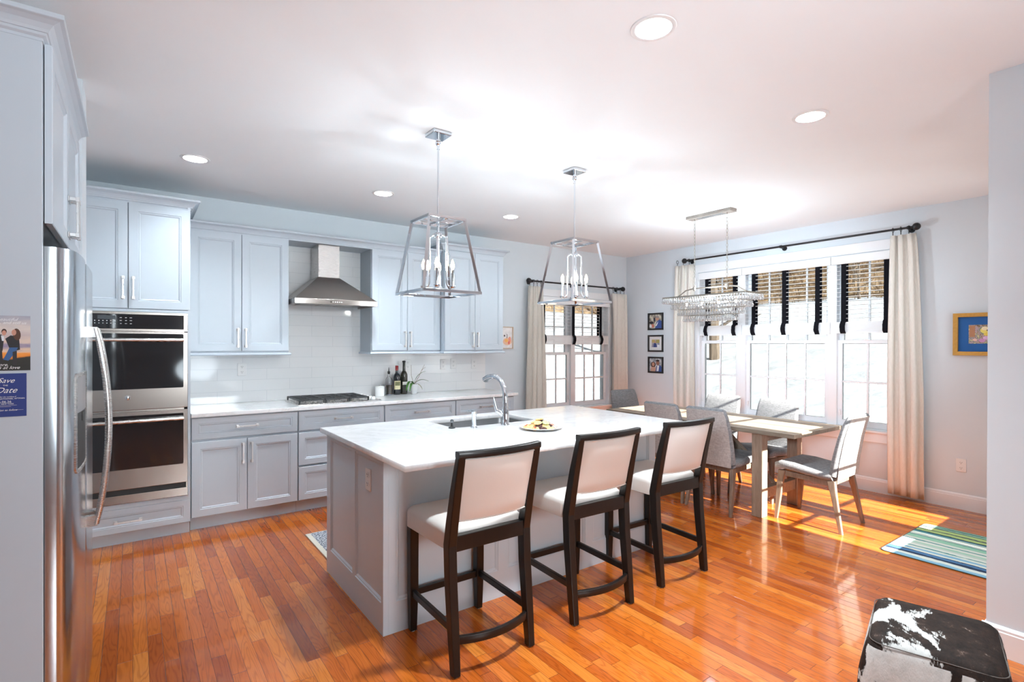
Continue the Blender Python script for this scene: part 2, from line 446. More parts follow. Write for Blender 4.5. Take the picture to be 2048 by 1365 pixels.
def wall(name, boxes, f=None, m=None):
    bm = B()
    for b in boxes: box(bm, *b, f=f)
    return struct(name, bm, m or M_WALL)
K0, K1, KZ0, KZ1 = 4.19, 5.57, .585, 2.085
W0, W1, WZ0, WZ1 = 1.90, 4.10, .605, 2.38
D0, D1, DZ1 = 4.05, 5.75, 2.55
wall('wall_kitchen', [(-.6, K0, -.16, 0, 0, CE), (K1, XR+.16, -.16, 0, 0, CE), (K0, K1, -.16, 0, 0, KZ0), (K0, K1, -.16, 0, KZ1, CE)], mk)
wall('wall_window', [(.54, W0, -.158, 0, 0, CE), (W1, YK, -.158, 0, 0, CE), (W0, W1, -.158, 0, 0, WZ0), (W0, W1, -.158, 0, WZ1, CE)], mwn)
wall('wall_south', [(3.294, D0, -.16, 0, 0, CE), (D1, XR, -.16, 0, 0, CE), (D0, D1, -.16, 0, DZ1, CE)], msd)
wall('wall_right', [(3.294, 3.45, -4.0, .54, 0, CE)])
wall('wall_rear', [(-2.5, 3.45, -4.1, -4.0, 0, CE)])
wall('wall_left', [(-.6, -.415, 3.57, YK, 0, CE)])
wall('wall_alcove', [(-1.1, -.2, 3.307, 3.57, 0, CE)])
wall('wall_fridge', [(-1.1, -1.002, 2.40, 3.306, 0, CE)])
wall('wall_living', [(-2.6, -2.5, -4.1, 2.40, 0, CE), (-2.5, -1.0, 2.24, 2.40, 0, CE)])
bm = B(); box(bm, .356, 3.445, 0, .008, .915, 2.384, f=mk); struct('wall_backsplash', bm, M_TILE)
def baseboard(name, u0, u1, f):
    bm = B()
    rings(bm, [[f(u, d, z) for d, z in ((0, 0), (.016, 0), (.016, .112), (.013, .116), (.013, .126), (.008, .134), (.004, .138), (0, .138))] for u in (u0, u1)])
    struct(name, bm, M_TRIM)
baseboard('baseboard_window', .70, YK, mwn)
baseboard('baseboard_kitchen', 3.45, XR-.017, mk)
baseboard('baseboard_right', -4.0, .715, lambda u, d, z: (3.294-d, u, z))
baseboard('baseboard_south', 3.30, D0-.1, msd)

# ------------------------------------------------------------------ windows
def window(name, f, o0, o1, z0, z1, units, zmeet, wall_t, cas_top, label):
    """units: (sash u0, u1, columns). d<0 is towards the outside."""
    root = bpy.data.objects.new(name, None); COL.objects.link(root); root['kind'] = 'structure'
    bm = B()
    box(bm, o0-.085, o0+.004, 0, .019, z0-.02, z1, f=f); box(bm, o1-.004, o1+.085, 0, .019, z0-.02, z1, f=f)
    box(bm, o0-.085, o1+.085, 0, .021, z1-.002, cas_top, f=f)
    obj('casing', bm, M_TRIM, root, bevel=.003)
    bm = B(); e = .012
    box(bm, o0, o0+e, -wall_t, 0, z0, z1, f=f); box(bm, o1-e, o1, -wall_t, 0, z0, z1, f=f)
    box(bm, o0, o1, -wall_t, 0, z1-e, z1, f=f); box(bm, o0, o1, -wall_t-.03, 0, z0, z0+e, f=f)
    for a, b in zip(units, units[1:]): box(bm, a[1], b[0], -.12, -.012, z0, z1, f=f)
    obj('window_frame', bm, M_TRIM, root)
    bm = B(); box(bm, o0-.10, o1+.10, -.02, .045, z0-.02, z0+.004, f=f); obj('window_sill', bm, M_TRIM, root, bevel=.004)
    bm = B(); box(bm, o0-.085, o1+.085, 0, .018, z0-.115, z0-.02, f=f); obj('apron', bm, M_TRIM, root, bevel=.003)
    for u0, u1, nc in units:
        for lo, a, b, d in ((1, z0+.014, zmeet+.018, -.045), (0, zmeet-.02, z1-.012, -.082)):
            sb = .058 if lo else .04; st = .042; sh = .036 if lo else .042
            bm = B()
            box(bm, u0, u0+st, d-.034, d, a, b, f=f); box(bm, u1-st, u1, d-.034, d, a, b, f=f)
            box(bm, u0+st, u1-st, d-.034, d, a, a+sb, f=f); box(bm, u0+st, u1-st, d-.034, d, b-sh, b, f=f)
            ga, gb = a+sb, b-sh; ua, ub = u0+st, u1-st
            zm = (ga+gb)/2; box(bm, ua, ub, d-.024, d-.008, zm-.009, zm+.009, f=f)
            for i in range(1, nc):
                u = ua+(ub-ua)*i/nc
                box(bm, u-.009, u+.009, d-.0235, d-.0085, ga, gb, f=f)
            if lo:
                uc = (u0+u1)/2
                box(bm, uc-.03, uc+.03, d, d+.012, b-.004, b+.006, f=f)
            s = obj('sash', bm, M_TRIM, root, bevel=.002)
            bm = B(); box(bm, ua-.004, ub+.004, d-.018, d-.014, ga-.004, gb+.004, f=f)
            obj('pane', bm, M_PANE, s)
            if lo:
                bm = B(); box(bm, u1-.03, u1-.012, d, d+.016, a+.10, a+.16, f=f); obj('sash_latch', bm, M_WHITE, s, bevel=.003)
window('window_1', mk, K0, K1, KZ0, KZ1, [(4.205, 4.85, 3), (4.92, 5.558, 3)], 1.325, .16, 2.175, '')
window('window_2', mwn, W0, W1, WZ0, WZ1, [(1.915, 2.46, 2), (2.545, 3.47, 4), (3.565, 4.085, 2)], 1.485, .158, 2.48, '')
# patio doors the sun comes through, out of frame behind the right-hand wall
def patio_door():
    root = bpy.data.objects.new('door_1', None); COL.objects.link(root); root['kind'] = 'structure'
    bm = B()
    box(bm, D0, D0+.03, -.16, 0, 0, DZ1, f=msd); box(bm, D1-.03, D1, -.16, 0, 0, DZ1, f=msd); box(bm, D0, D1, -.16, 0, DZ1-.03, DZ1, f=msd)
    obj('door_frame', bm, M_TRIM, root)
    for u0, u1, a, b in ((4.08, 4.885, 4.215, 4.70), (4.89, 5.72, 5.035, 5.56)):
        bm = B(); z0, z1 = .382, 2.44
        box(bm, u0, a, -.10, -.06, .01, DZ1-.03, f=msd); box(bm, b, u1, -.10, -.06, .01, DZ1-.03, f=msd)
        box(bm, a, b, -.10, -.06, .01, z0, f=msd); box(bm, a, b, -.10, -.06, z1, DZ1-.03, f=msd)
        for i in range(1, 6): box(bm, a, b, -.088, -.072, z0+.343*i-.011, z0+.343*i+.011, f=msd)
        box(bm, (a+b)/2-.006, (a+b)/2+.006, -.087, -.073, z0, z1, f=msd)
        s = obj('door_leaf', bm, M_TRIM, root)
        bm = B(); box(bm, a, b, -.082, -.078, z0, z1, f=msd); obj('pane', bm, M_PANED, s)
patio_door()

# ------------------------------------------------------------------ outside
def hgt(x, y):
    d = max(x-6.1, (y-5.5)*1.0, 0)
    h = -.45+.0*d
    if d > 3: h += (d-3)*.187
    if d > 28: h += (d-28)*.42
    h += .10*mnoise.noise(Vector((x*.23, y*.23, 0)))*min(d/4, 1)+.05*mnoise.noise(Vector((x*.9, y*.9, 3)))*min(d/3, 1)
    return h
def mk_snow():
    m, nt, b = newmat('snow')
    g = nd(nt, 'NewGeometry')
    n = nd(nt, 'TexNoise', None, {'Vector': g.outputs['Position'], 'Scale': .8, 'Detail': 6})
    n2 = nd(nt, 'TexNoise', None, {'Vector': nd(nt, 'Mapping', None, {'Vector': g.outputs['Position'], 'Scale': (.5, .12, .5)}).outputs[0], 'Scale': 1.5, 'Detail': 5})
    b.inputs['Base Color'].default_value = (.70, .72, .745, 1); b.inputs['Roughness'].default_value = .8
    bp = nd(nt, 'Bump', None, {'Strength': .5, 'Distance': .5, 'Height': mth(nt, 'MULTIPLY_ADD', n2.outputs[0], 1.0, mth(nt, 'MULTIPLY', n.outputs[0], .6))})
    nt.links.new(bp.outputs[0], b.inputs['Normal'])
    return m
def mk_hill():
    m, nt, b = newmat('leaf_litter')
    g = nd(nt, 'NewGeometry')
    v = nd(nt, 'Mapping', None, {'Vector': g.outputs['Position'], 'Scale': (1, 1, .25)}).outputs[0]
    n = nd(nt, 'TexNoise', None, {'Vector': v, 'Scale': 3, 'Detail': 8, 'Roughness': .7})
    nt.links.new(ramp(nt, n.outputs[0], [(.3, (.16, .10, .06)), (.5, (.46, .31, .18)), (.7, (.72, .56, .38))]), b.inputs['Base Color'])
    b.inputs['Roughness'].default_value = .95
    return m
def terrain(name, m, cells):
    bm = B(); vs = {}
    def V(x, y):
        if (x, y) not in vs: vs[(x, y)] = bm.verts.new((x, y, hgt(x, y)))
        return vs[(x, y)]
    for x0, x1, y0, y1, st in cells:
        nx, ny = round((x1-x0)/st), round((y1-y0)/st)
        for i in range(nx):
            for j in range(ny):
                bm.faces.new((V(x0+i*st, y0+j*st), V(x0+(i+1)*st, y0+j*st), V(x0+(i+1)*st, y0+(j+1)*st), V(x0+i*st, y0+(j+1)*st)))
    return struct(name, bm, m, smooth=180)
st = 1.0
bm_cells = []
for i in range(-14, 66):
    for j in range(-40, 66):
        x, y = i*1.0, j*1.0
        if x+1 > -3 and x < 6 and y+1 > -4 and y < 5: continue
        d = max(x-6.1, y-5.5, 0)
        bm_cells.append((x, x+1, y, y+1, 1.0, d))
terrain('ground_snow', mk_snow(), [c[:5] for c in bm_cells if c[5] <= 27.4])
terrain('ground_hillside', mk_hill(), [c[:5] for c in bm_cells if c[5] > 27.4])
M_BARK = mk_wood('grey_brown_bark', (.10, .075, .055), (.22, .165, .12), (.36, .28, .21), (6, 6, 1.5), .95)
def tree_bm(rnd, h):
    bm = B()
    pts = [(rnd.uniform(-.05, .05)*k*h*.25, rnd.uniform(-.05, .05)*k*h*.25, h*k/4-.3) for k in range(5)]
    r0 = h*.016+.02
    tube(bm, pts, [r0, r0*.85, r0*.65, r0*.45, r0*.15], 6)
    for k in range(16):
        t = rnd.uniform(.12, .95); i = min(int(t*4), 3); a = Vector(pts[i]).lerp(Vector(pts[i+1]), t*4-i)
        an = rnd.uniform(0, 6.28); L = h*rnd.uniform(.12, .30)
        e = a+Vector((math.cos(an)*L, math.sin(an)*L, L*rnd.uniform(.3, 1.1)))
        mid = a.lerp(e, .5)+Vector((0, 0, -.06*L))
        tube(bm, [a, mid, e], [r0*.35, r0*.22, r0*.07], 4)
    return bm
rnd = random.Random(3)
protos = []
tlabel = 'bare leafless tree in the brown woods beyond the snowy field'
for k in range(6):
    o = obj('bare_tree', tree_bm(rnd, rnd.uniform(5, 8)), M_BARK); tag(o, tlabel, 'tree', 'bare trees in the woods')
    protos.append(o)
n = 0; placed = []
for k_ in range(4000):
    if n >= 84: break
    if n < 62: x, y = rnd.uniform(33, 46), rnd.uniform(6, 37)
    else: x, y = rnd.uniform(24, 36), rnd.uniform(33.5, 42)
    if any((x-a)**2+(y-b)**2 < 2.3**2 for a, b in placed): continue
    placed.append((x, y))
    if n < 6: o = protos[n]
    else: o = protos[n % 6].copy(); COL.objects.link(o)
    o.location = (x, y, hgt(x, y)); o.rotation_euler = (0, 0, rnd.uniform(0, 6.28)); q_ = rnd.uniform(.8, 1.2); o.scale = (q_, q_, q_)
    n += 1
def brush():
    bm = B(); q = random.Random(11)
    for k in range(1500):
        if k < 1100: x, y = q.uniform(32.5, 42), q.uniform(6, 36)
        else: x, y = q.uniform(22, 40), q.uniform(32.5, 38)
        z = hgt(x, y); a = q.uniform(0, 6.28); L = q.uniform(.6, 1.9)
        tube(bm, [(x, y, z-.1), (x+math.cos(a)*L*.2, y+math.sin(a)*L*.2, z+L*.6), (x+math.cos(a)*L*.5, y+math.sin(a)*L*.5, z+L)], [.025, .018, .006], 3)
    o = obj('brushwood', bm, mat('dry_brush', (.42, .29, .17), .95, var=.3, vscale=2))
    tag(o, 'tangle of dry brown brush along the edge of the woods', 'brush', kind='stuff')
brush()
yt = (16.6, 10.8)
o = obj('yard_tree', tree_bm(random.Random(5), 9), M_BARK); o.location = (*yt, hgt(*yt)); o.scale = (1.1, 1.1, 1.1)
tag(o, 'single brown tree trunk standing on the snow, nearest to the dining window', 'tree')

# ================================================================== KITCHEN CABINETS
CROWN = [(0, -.004), (.006, -.004), (.006, .006), (.014, .012), (.016, .020), (.020, .021), (.024, .030), (.034, .044), (.050, .053), (.060, .056), (.062, .058), (.062, .072), (0, .072)]
def crown(bm, path, z, side=1, h=.065):
    sweep(bm, [(x, y, z) for x, y in path], [(o, u*h/.072) for o, u in CROWN], side)
RAIL = [(0, 0), (.006, 0), (.014, -.008), (.016, -.016), (.013, -.022), (0, -.022)]
def front(root, name, x0, x1, z0, z1, yf, hx=None, hz=None, vert=True, fw=.056, L=.165):
    """a door or drawer front facing the camera on plane y=yf, with its handle"""
    bm = B(); panel(bm, x1-x0, z1-z0, T((x0, yf, z0)), fw)
    d = obj(name, bm, M_CAB, root)
    if hx is not None:
        bm = B(); handle(bm, L, T((hx, yf, hz)), vert); obj('handle', bm, M_NICK, d, bevel=.0015)
    return d
YB = 4.685
def base_cab(label, x0, x1, kind):
    root = thing('base_cabinet', label, 'cabinet', ((x0+x1)/2, 5.0, 0), 'base cabinets along the kitchen wall')
    bm = B(); box(bm, x0, x1, YB+.021, YK-.002, .105, .884); obj('body', bm, M_CAB, root)
    bm = B(); box(bm, x0, x1, 4.763, 4.778, 0, .105); obj('toe_kick', bm, M_CAB, root)
    g = .004; a, b = x0+g, x1-g; xm = (x0+x1)/2
    front(root, 'drawer', a, b, .708, .874, YB, xm, .791, False, .042)
    if kind == 'doors':
        front(root, 'door', a, xm-.002, .112, .690, YB, xm-.032, .575)
        front(root, 'door', xm+.002, b, .112, .690, YB, xm+.032, .575)
    else:
        front(root, 'drawer', a, b, .412, .690, YB, xm, .56, False, .05)
        front(root, 'drawer', a, b, .112, .396, YB, xm, .26, False, .05)
    return root
base_cab('blue-grey base cabinet right of the wall ovens, one drawer over two doors', .360, 1.139, 'doors')
base_cab('blue-grey drawer base cabinet under the gas cooktop', 1.141, 1.911, 'drawers')
base_cab('blue-grey base cabinet whose drawer shows between cooktop and far-right drawer', 1.913, 2.676, 'doors')
r = base_cab('rightmost blue-grey base cabinet, behind the island faucet', 2.678, 3.415, 'doors')
# worktop
bm = B(); box(bm, .358, 3.446, 4.650, YK-.009, .885, .915)
o = obj('kitchen_countertop', bm, M_QUARTZ, bevel=.003); tag(o, 'long white quartz countertop along the tiled kitchen wall', 'countertop')
def upper_cab(label, x0, x1, yf, z0, z1, hz=1.50):
    root = thing('wall_cabinet', label, 'cabinet', ((x0+x1)/2, 5.2, z0), 'wall cabinets above the counter')
    bm = B(); box(bm, x0, x1, yf+.021, YK-.009, z0, z1+.03); obj('body', bm, M_CAB, root)
    xm = (x0+x1)/2; g = .004
    front(root, 'door', x0+g, xm-.002, z0+.014, z1, yf, xm-.030, hz)
    front(root, 'door', xm+.002, x1-g, z0+.014, z1, yf, xm+.030, hz)
    return root
ua = upper_cab('two-door wall cabinet left of the range hood', .372, 1.139, 5.0, 1.372, 2.384)
ub = upper_cab('two-door wall cabinet just right of the range hood', 1.905, 2.668, 5.0, 1.372, 2.384)
uc = upper_cab('rightmost two-door wall cabinet, taller and further forward than its neighbour', 2.672, 3.43, 4.92, 1.372, 2.446)
bm = B(); sweep(bm, [(.372, 5.0, 1.372), (1.139, 5.0, 1.372), (1.139, YK-.01, 1.372)], RAIL); obj('light_rail', bm, M_CAB, ua)
bm = B(); sweep(bm, [(1.905, YK-.01, 1.372), (1.905, 5.0, 1.372), (2.668, 5.0, 1.372)], RAIL); obj('light_rail', bm, M_CAB, ub)
bm = B(); sweep(bm, [(2.672, YK-.01, 1.372), (2.672, 4.92, 1.372), (3.43, 4.92, 1.372), (3.43, YK-.01, 1.372)], RAIL); obj('light_rail', bm, M_CAB, uc)
bm = B(); crown(bm, [(2.672, YK-.01), (2.672, 4.94), (3.43, 4.94), (3.43, YK-.01)], 2.446, h=.07); obj('crown_moulding', bm, M_CAB, uc)
root = thing('crown_valance', 'blue-grey crown moulding with valance board bridging over the range hood', 'moulding', (1.5, 5.1, 2.384))
bm = B(); crown(bm, [(.372, 5.015), (2.668, 5.015)], 2.388); obj('crown_moulding', bm, M_CAB, root)
bm = B(); box(bm, 1.141, 1.903, 5.005, 5.31, 2.386, 2.402); obj('valance_board', bm, M_CAB, root)
# ------------------------------------------------------------------ wall oven tower
TX0, TX1, TY = -.410, .354, 4.660
root = thing('oven_cabinet', 'tall blue-grey cabinet housing the double wall oven, with crown on top', 'cabinet', (-.03, 5.0, 0))
bm = B()
box(bm, TX0, TX0+.018, TY+.021, YK-.002, .10, 2.49); box(bm, TX1-.018, TX1, TY+.001, YK-.009, .10, 2.49)
box(bm, TX0+.018, TX1-.018, TY+.021, YK-.002, 1.688, 2.49); box(bm, TX0+.018, TX1-.018, TY+.021, YK-.002, .10, .298)
box(bm, TX0, TX1, TY+.002, TY+.021, 1.679, 1.697); box(bm, TX0, TX1, TY+.002, TY+.021, .27, .303)
obj('body', bm, M_CAB, root)
bm = B(); box(bm, TX0, TX1, 4.728, 4.745, 0, .10); obj('toe_kick', bm, M_CAB, root)
xm = (TX0+TX1)/2
front(root, 'door', TX0+.003, xm-.002, 1.702, 2.462, TY, xm-.030, 1.85)
front(root, 'door', xm+.002, TX1-.003, 1.702, 2.462, TY, xm+.030, 1.85)
front(root, 'drawer', TX0+.003, TX1-.003, .098, .268, TY, xm, .178, False, .042)
bm = B(); crown(bm, [(TX0, TY+.015), (TX1, TY+.015), (TX1, YK-.01)], 2.466, h=.068); obj('crown_moulding', bm, M_CAB, root)
# the double oven
OX0, OX1, OY = -.396, .336, 4.652
root = thing('double_oven', 'stainless double wall oven with black glass doors', 'oven', (-.03, 4.9, .305))
bm = B()
box(bm, OX0, OX1, OY, TY+.02, 1.660, 1.677); box(bm, OX0, OX1, OY, TY+.02, 1.540, 1.556)
box(bm, OX0, OX0+.03, OY, TY+.02, 1.556, 1.660); box(bm, OX1-.026, OX1, OY, TY+.02, 1.556, 1.660)
box(bm, OX0+.02, OX1-.02, TY+.02, 5.2, .31, 1.677)
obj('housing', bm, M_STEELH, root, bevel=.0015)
bm = B(); box(bm, OX0+.03, OX1-.026, OY-.002, OY+.01, 1.556, 1.660); cp = obj('control_panel', bm, M_BLACKG, root, bevel=.002)
M_MARK = mat('panel_marking', (.55, .56, .58), .5)
bm = B(); q = random.Random(2)
for i, x in enumerate((-.30, -.275, -.25)):
    for z in (1.632, 1.612, 1.592):
        w_ = q.uniform(.010, .016); box(bm, x-w_/2, x+w_/2, OY-.0026, OY-.002, z-.002, z+.002)
for x in (-.215, -.192, -.17, -.148, -.126, -.104):
    for z in (1.611, 1.593): box(bm, x-.003, x+.003, OY-.0026, OY-.002, z-.003, z+.003)
for x in (-.070, -.040, -.012):
    for z in (1.634, 1.614, 1.592):
        w_ = q.uniform(.008, .014); box(bm, x-w_/2, x+w_/2, OY-.0026, OY-.002, z-.002, z+.002)
obj('button_markings', bm, M_MARK, cp)
bm = B(); box(bm, -.20, -.10, OY-.0026, OY-.002, 1.622, 1.648); obj('display', bm, mat('display_grey', (.06, .07, .08), .2), cp)
def text_bm(s, size, M, shear=0, extrude=.0004, align='CENTER', space=1.0, bold=0):
    cu = bpy.data.curves.new('lettering', 'FONT'); cu.body = s; cu.size = size; cu.extrude = extrude; cu.align_x = align; cu.align_y = 'CENTER'
    cu.shear = shear; cu.space_character = space; cu.resolution_u = 3; cu.offset = bold
    t = bpy.data.objects.new('lettering', cu); COL.objects.link(t); bpy.context.view_layer.update()
    me = bpy.data.meshes.new_from_object(t.evaluated_get(bpy.context.evaluated_depsgraph_get()))
    bpy.data.objects.remove(t); bpy.data.curves.remove(cu)
    bm = B(); bm.from_mesh(me); bpy.data.meshes.remove(me)
    for v in bm.verts: v.co = M @ v.co
    return bm
def merge(bm, b2):
    me = bpy.data.meshes.new('tmp'); b2.to_mesh(me); b2.free(); bm.from_mesh(me); bpy.data.meshes.remove(me)
FACE = Matrix.Rotation(R(90), 4, 'X')       # text lying in xy stands up facing -y
FACEW = RZ(-90) @ FACE                     # facing -x
def oven_door(z0, z1, gz0, gz1, hz):
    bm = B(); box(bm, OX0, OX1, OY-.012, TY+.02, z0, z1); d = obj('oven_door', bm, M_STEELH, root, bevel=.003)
    bm = B()
    rings(bm, [[(x+(OX0+OX1)/2, y, z+(gz0+gz1)/2) for x, z in rrect(OX1-OX0-.056, gz1-gz0, .008)] for y in (OY-.010, OY-.0145)])
    obj('oven_window', bm, M_BLACKG, d)
    bm = B()
    tube(bm, [(OX0+.035, OY-.058, hz), (OX1-.028, OY-.058, hz)], .0125, 14)
    for x in (OX0+.05, OX1-.043): tube(bm, [(x, OY-.012, hz), (x, OY-.056, hz)], .009, 10)
    obj('handle', bm, M_STEEL, d, smooth=True)
    return d
d1 = oven_door(.972, 1.534, 1.122, 1.522, 1.476)
oven_door(.408, .958, .550, .932, .895)
bm = B(); lathe(bm, [(0, -.0035), (.0145, -.0035), (.0165, -.002), (.0165, .004), (0, .004)], (-.031, OY-.0145, 1.062), 28, axis='y')
bd = obj('badge', bm, M_CHROME, d1, smooth=True)
bm = text_bm('GE', .018, T((-.031, OY-.0185, 1.062)) @ FACE, .25)
obj('lettering', bm, M_BLACK, bd); bm = B()
lathe(bm, [(.0128, -.0004), (.0138, -.0004), (.0138, .0004), (.0128, .0004)], (-.031, OY-.0185, 1.062), 28, axis='y')
obj('badge_ring', bm, M_BLACK, bd)
bm = B(); box(bm, OX0+.01, OX1-.01, OY+.012, TY+.02, .366, .410); box(bm, OX1-.04, OX1-.02, OY+.004, OY+.012, .380, .392); obj('vent_slot', bm, M_BLACK, root)
bm = B(); box(bm, OX0, OX1, OY-.006, TY+.02, .307, .368); box(bm, OX1-.012, OX1, OY, TY+.02, .366, .41); obj('vent_trim', bm, M_STEELH, root, bevel=.002)
# ------------------------------------------------------------------ range hood
root = thing('range_hood', 'stainless steel pyramid chimney range hood above the cooktop', 'range hood', (1.52, 5.1, 1.805))
HX0, HX1, HY = 1.146, 1.898, 4.83
bm = B()
box(bm, HX0, HX1, HY, HY+.02, 1.808, 1.856); box(bm, HX0, HX0+.02, HY+.02, YK-.009, 1.808, 1.856); box(bm, HX1-.02, HX1, HY+.02, YK-.009, 1.808, 1.856)
lo = [(HX0+.004, HY+.004, 1.856), (HX1-.004, HY+.004, 1.856), (HX1-.004, YK-.009, 1.856), (HX0+.004, YK-.009, 1.856)]
hi = [(1.405, 5.045, 2.078), (1.607, 5.045, 2.078), (1.607, YK-.009, 2.078), (1.405, YK-.009, 2.078)]
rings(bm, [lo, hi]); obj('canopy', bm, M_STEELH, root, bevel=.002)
bm = B(); box(bm, 1.408, 1.604, 5.048, YK-.009, 2.078, 2.384); obj('chimney', bm, M_STEEL, root, bevel=.0015)
bm = B(); box(bm, HX0+.02, HX1-.02, HY+.02, YK-.01, 1.822, 1.832)
for x in (1.25, 1.43, 1.61): box(bm, x, x+.17, HY+.06, YK-.06, 1.818, 1.823)
obj('filter', bm, M_STEELH, root)
bm = B()
for i in range(6): lathe(bm, [(0, -.003), (.006, -.003), (.006, .001), (0, .001)], (1.46+.019*i, HY, 1.832), 12, axis='y', mi=1 if i else 0)
obj('button', bm, [M_BLACK, M_NICK], root)
# ------------------------------------------------------------------ cooktop
root = thing('gas_cooktop', 'stainless gas cooktop with black cast-iron grates', 'cooktop', (1.53, 4.98, .9155))
CX0, CX1, CY0, CY1 = 1.146, 1.914, 4.745, 5.215
bm = B()
rings(bm, [[(x+(CX0+CX1)/2, y+(CY0+CY1)/2, z) for x, y in rrect(CX1-CX0-i, CY1-CY0-i, .02)] for i, z in ((0, .9155), (0, .920), (.02, .927), (.06, .927), (.075, .923))])
obj('tray', bm, M_STEEL, root, smooth=30)
burn = [(1.275, 5.10), (1.275, 4.87), (1.50, 4.985), (1.685, 5.10), (1.685, 4.87)]
for x, y in burn:
    bm = B(); lathe(bm, [(0, .924), (.045, .924), (.045, .932), (.034, .938), (.034, .946), (0, .946)], (x, y, 0), 20); obj('burner', bm, [M_STEEL], root, smooth=30)
for gx0, gx1 in ((1.165, 1.385), (1.39, 1.60), (1.605, 1.79)):
    bm = B(); z0, z1 = .950, .962
    for y in (4.765, 4.87, 4.985, 5.10, 5.19): box(bm, gx0, gx1, y-.006, y+.006, z0, z1)
    for x in (gx0, (gx0+gx1)/2-.006, gx1-.012): box(bm, x, x+.012, 4.76, 5.196, z0, z1)
    for x in (gx0, gx1-.012):
        for y in (4.76, 5.184): box(bm, x, x+.012, y, y+.012, .921, z0)
    obj('grate', bm, M_IRON, root, bevel=.002)
for i in range(5):
    bm = B(); lathe(bm, [(0, .924), (.022, .924), (.022, .938), (.016, .952), (0, .953)], (1.85, 4.81+.085*i, 0), 18); obj('knob', bm, M_PORC, root, smooth=30)
# ------------------------------------------------------------------ fridge and its surround
FPX, FPY = -.232, 2.215
root = thing('fridge_cabinet', 'blue-grey cabinet surround over and beside the refrigerator', 'cabinet', (-.6, 2.7, 0))
bm = B(); box(bm, -1.0, FPX, FPY, FPY+.019, 0, 2.43); obj('side_panel', bm, M_CAB, root, bevel=.0015)
bm = B(); box(bm, -1.0, FPX, FPY+.019, 3.288, 1.842, 2.43); box(bm, -1.0, FPX, 3.288, 3.305, 0, 2.43); obj('body', bm, M_CAB, root)
ym = 2.755
for a, b, hy in ((2.238, ym-.002, ym-.03), (ym+.002, 3.272, ym+.03)):
    bm = B(); panel(bm, b-a, 2.408-1.836, T((-.209, a, 1.836)) @ RZ(90), .056)
    d = obj('door', bm, M_CAB, root)
    bm = B(); handle(bm, .165, T((-.209, hy, 1.955)) @ RZ(90), True); obj('handle', bm, M_NICK, d, bevel=.0015)
bm = B(); crown(bm, [(-1.0, FPY+.004), (-.236, FPY+.004), (-.236, 3.300)], 2.408, h=.07); obj('crown_moulding', bm, M_CAB, root)
root = thing('refrigerator', 'stainless steel side-by-side refrigerator with ice dispenser', 'refrigerator', (-.55, 2.7, 0))
bm = B(); box(bm, -.98, -.245, 2.262, 3.16, .03, 1.735); box(bm, -.95, -.3, 2.28, 3.14, 0, .03); obj('body', bm, mat('fridge_grey_side', (.20, .205, .21), .45), root)
bm = B(); box(bm, -.42, -.215, 2.262, 2.40, 1.735, 1.762); box(bm, -.42, -.215, 3.0, 3.16, 1.735, 1.762); obj('hinge_cover', bm, mat('hinge_grey', (.10, .10, .11), .5), root, bevel=.004)
def fdoor(name, prof):
    z0, z1 = .06, 1.765
    bm = B(); q = [(x, y) for y, x in prof]+[(-.238, prof[-1][0]), (-.238, prof[0][0])]
    rings(bm, [[(x, y, z) for x, y in q] for z in (z0, z1)])
    return obj(name, bm, M_FRIDGE, root, smooth=50)
near = [(2.258, -.205), (2.262, -.194), (2.272, -.183), (2.288, -.172), (2.31, -.1635), (2.34, -.157), (2.40, -.151), (2.48, -.1475), (2.56, -.1475), (2.62, -.1495), (2.641, -.153), (2.648, -.158)]
far = [(2.654, -.158), (2.661, -.153), (2.69, -.1495), (2.76, -.1475), (2.9, -.1465), (3.0, -.1475), (3.08, -.1505), (3.13, -.157), (3.15, -.166), (3.158, -.180)]
dn = fdoor('door', near); df = fdoor('door', far)
for d, y in ((dn, 2.615), (df, 2.688)):
    bm = B(); pts = []
    for i in range(15):
        t = i/14; pts.append((-.118+.040*math.sin(math.pi*t)**.8, y, .745+t*.765))
    rs = []
    for i, p in enumerate(pts):
        rs.append([(p[0]+u, p[1]+v, p[2]) for u, v in rrect(.022, .026, .009, 3)])
    rings(bm, rs)
    for z in (.76, 1.495): box(bm, -.155, -.112, y-.012, y+.012, z-.02, z+.02)
    obj('handle', bm, M_STEEL, d, smooth=50)
bm = B()
yc, zc, dw, dh = 2.452, 1.175, .262, .345
def sx(y):
    for (a, xa), (b, xb) in zip(near, near[1:]):
        if a <= y <= b: return xa+(xb-xa)*(y-a)/(b-a)
    return near[-1][1]
fx = lambda y, z, d: (sx(y)+d, y, z)
bm = B(); rs = []
def rr_fine(w_, t, r):
    P = []; q = rrect(w_, t, r, 4)
    for (a, b), (c, d) in zip(q, q[1:]+q[:1]):
        n = 8 if abs(a-c) > .05 else 1
        P += [(a+(c-a)*k/n, b+(d-b)*k/n) for k in range(n)]
    return P
for ins, d in ((0, -.004), (0, .004), (.010, .005), (.015, .0012)): rs.append([fx(yc+u, zc+v, d) for u, v in rr_fine(dw-2*ins, dh-2*ins, .022-ins*.6)])
rings(bm, rs, cap=False); dsp = obj('dispenser', bm, M_STEEL, dn, smooth=50)
def patch(bm, ya, yb, za, zb, d0, d1, n=8):
    rings(bm, [[fx(ya+(yb-ya)*k/n, z, d) for z, d in ((za, d0), (zb, d0), (zb, d1), (za, d1))] for k in range(n+1)])
bm = B(); patch(bm, yc-dw/2+.012, yc+dw/2-.012, zc+.035, zc+dh/2-.012, -.002, .0024); obj('dispenser_panel', bm, mat('dispenser_grey_panel', (.30, .31, .33), .35), dsp)
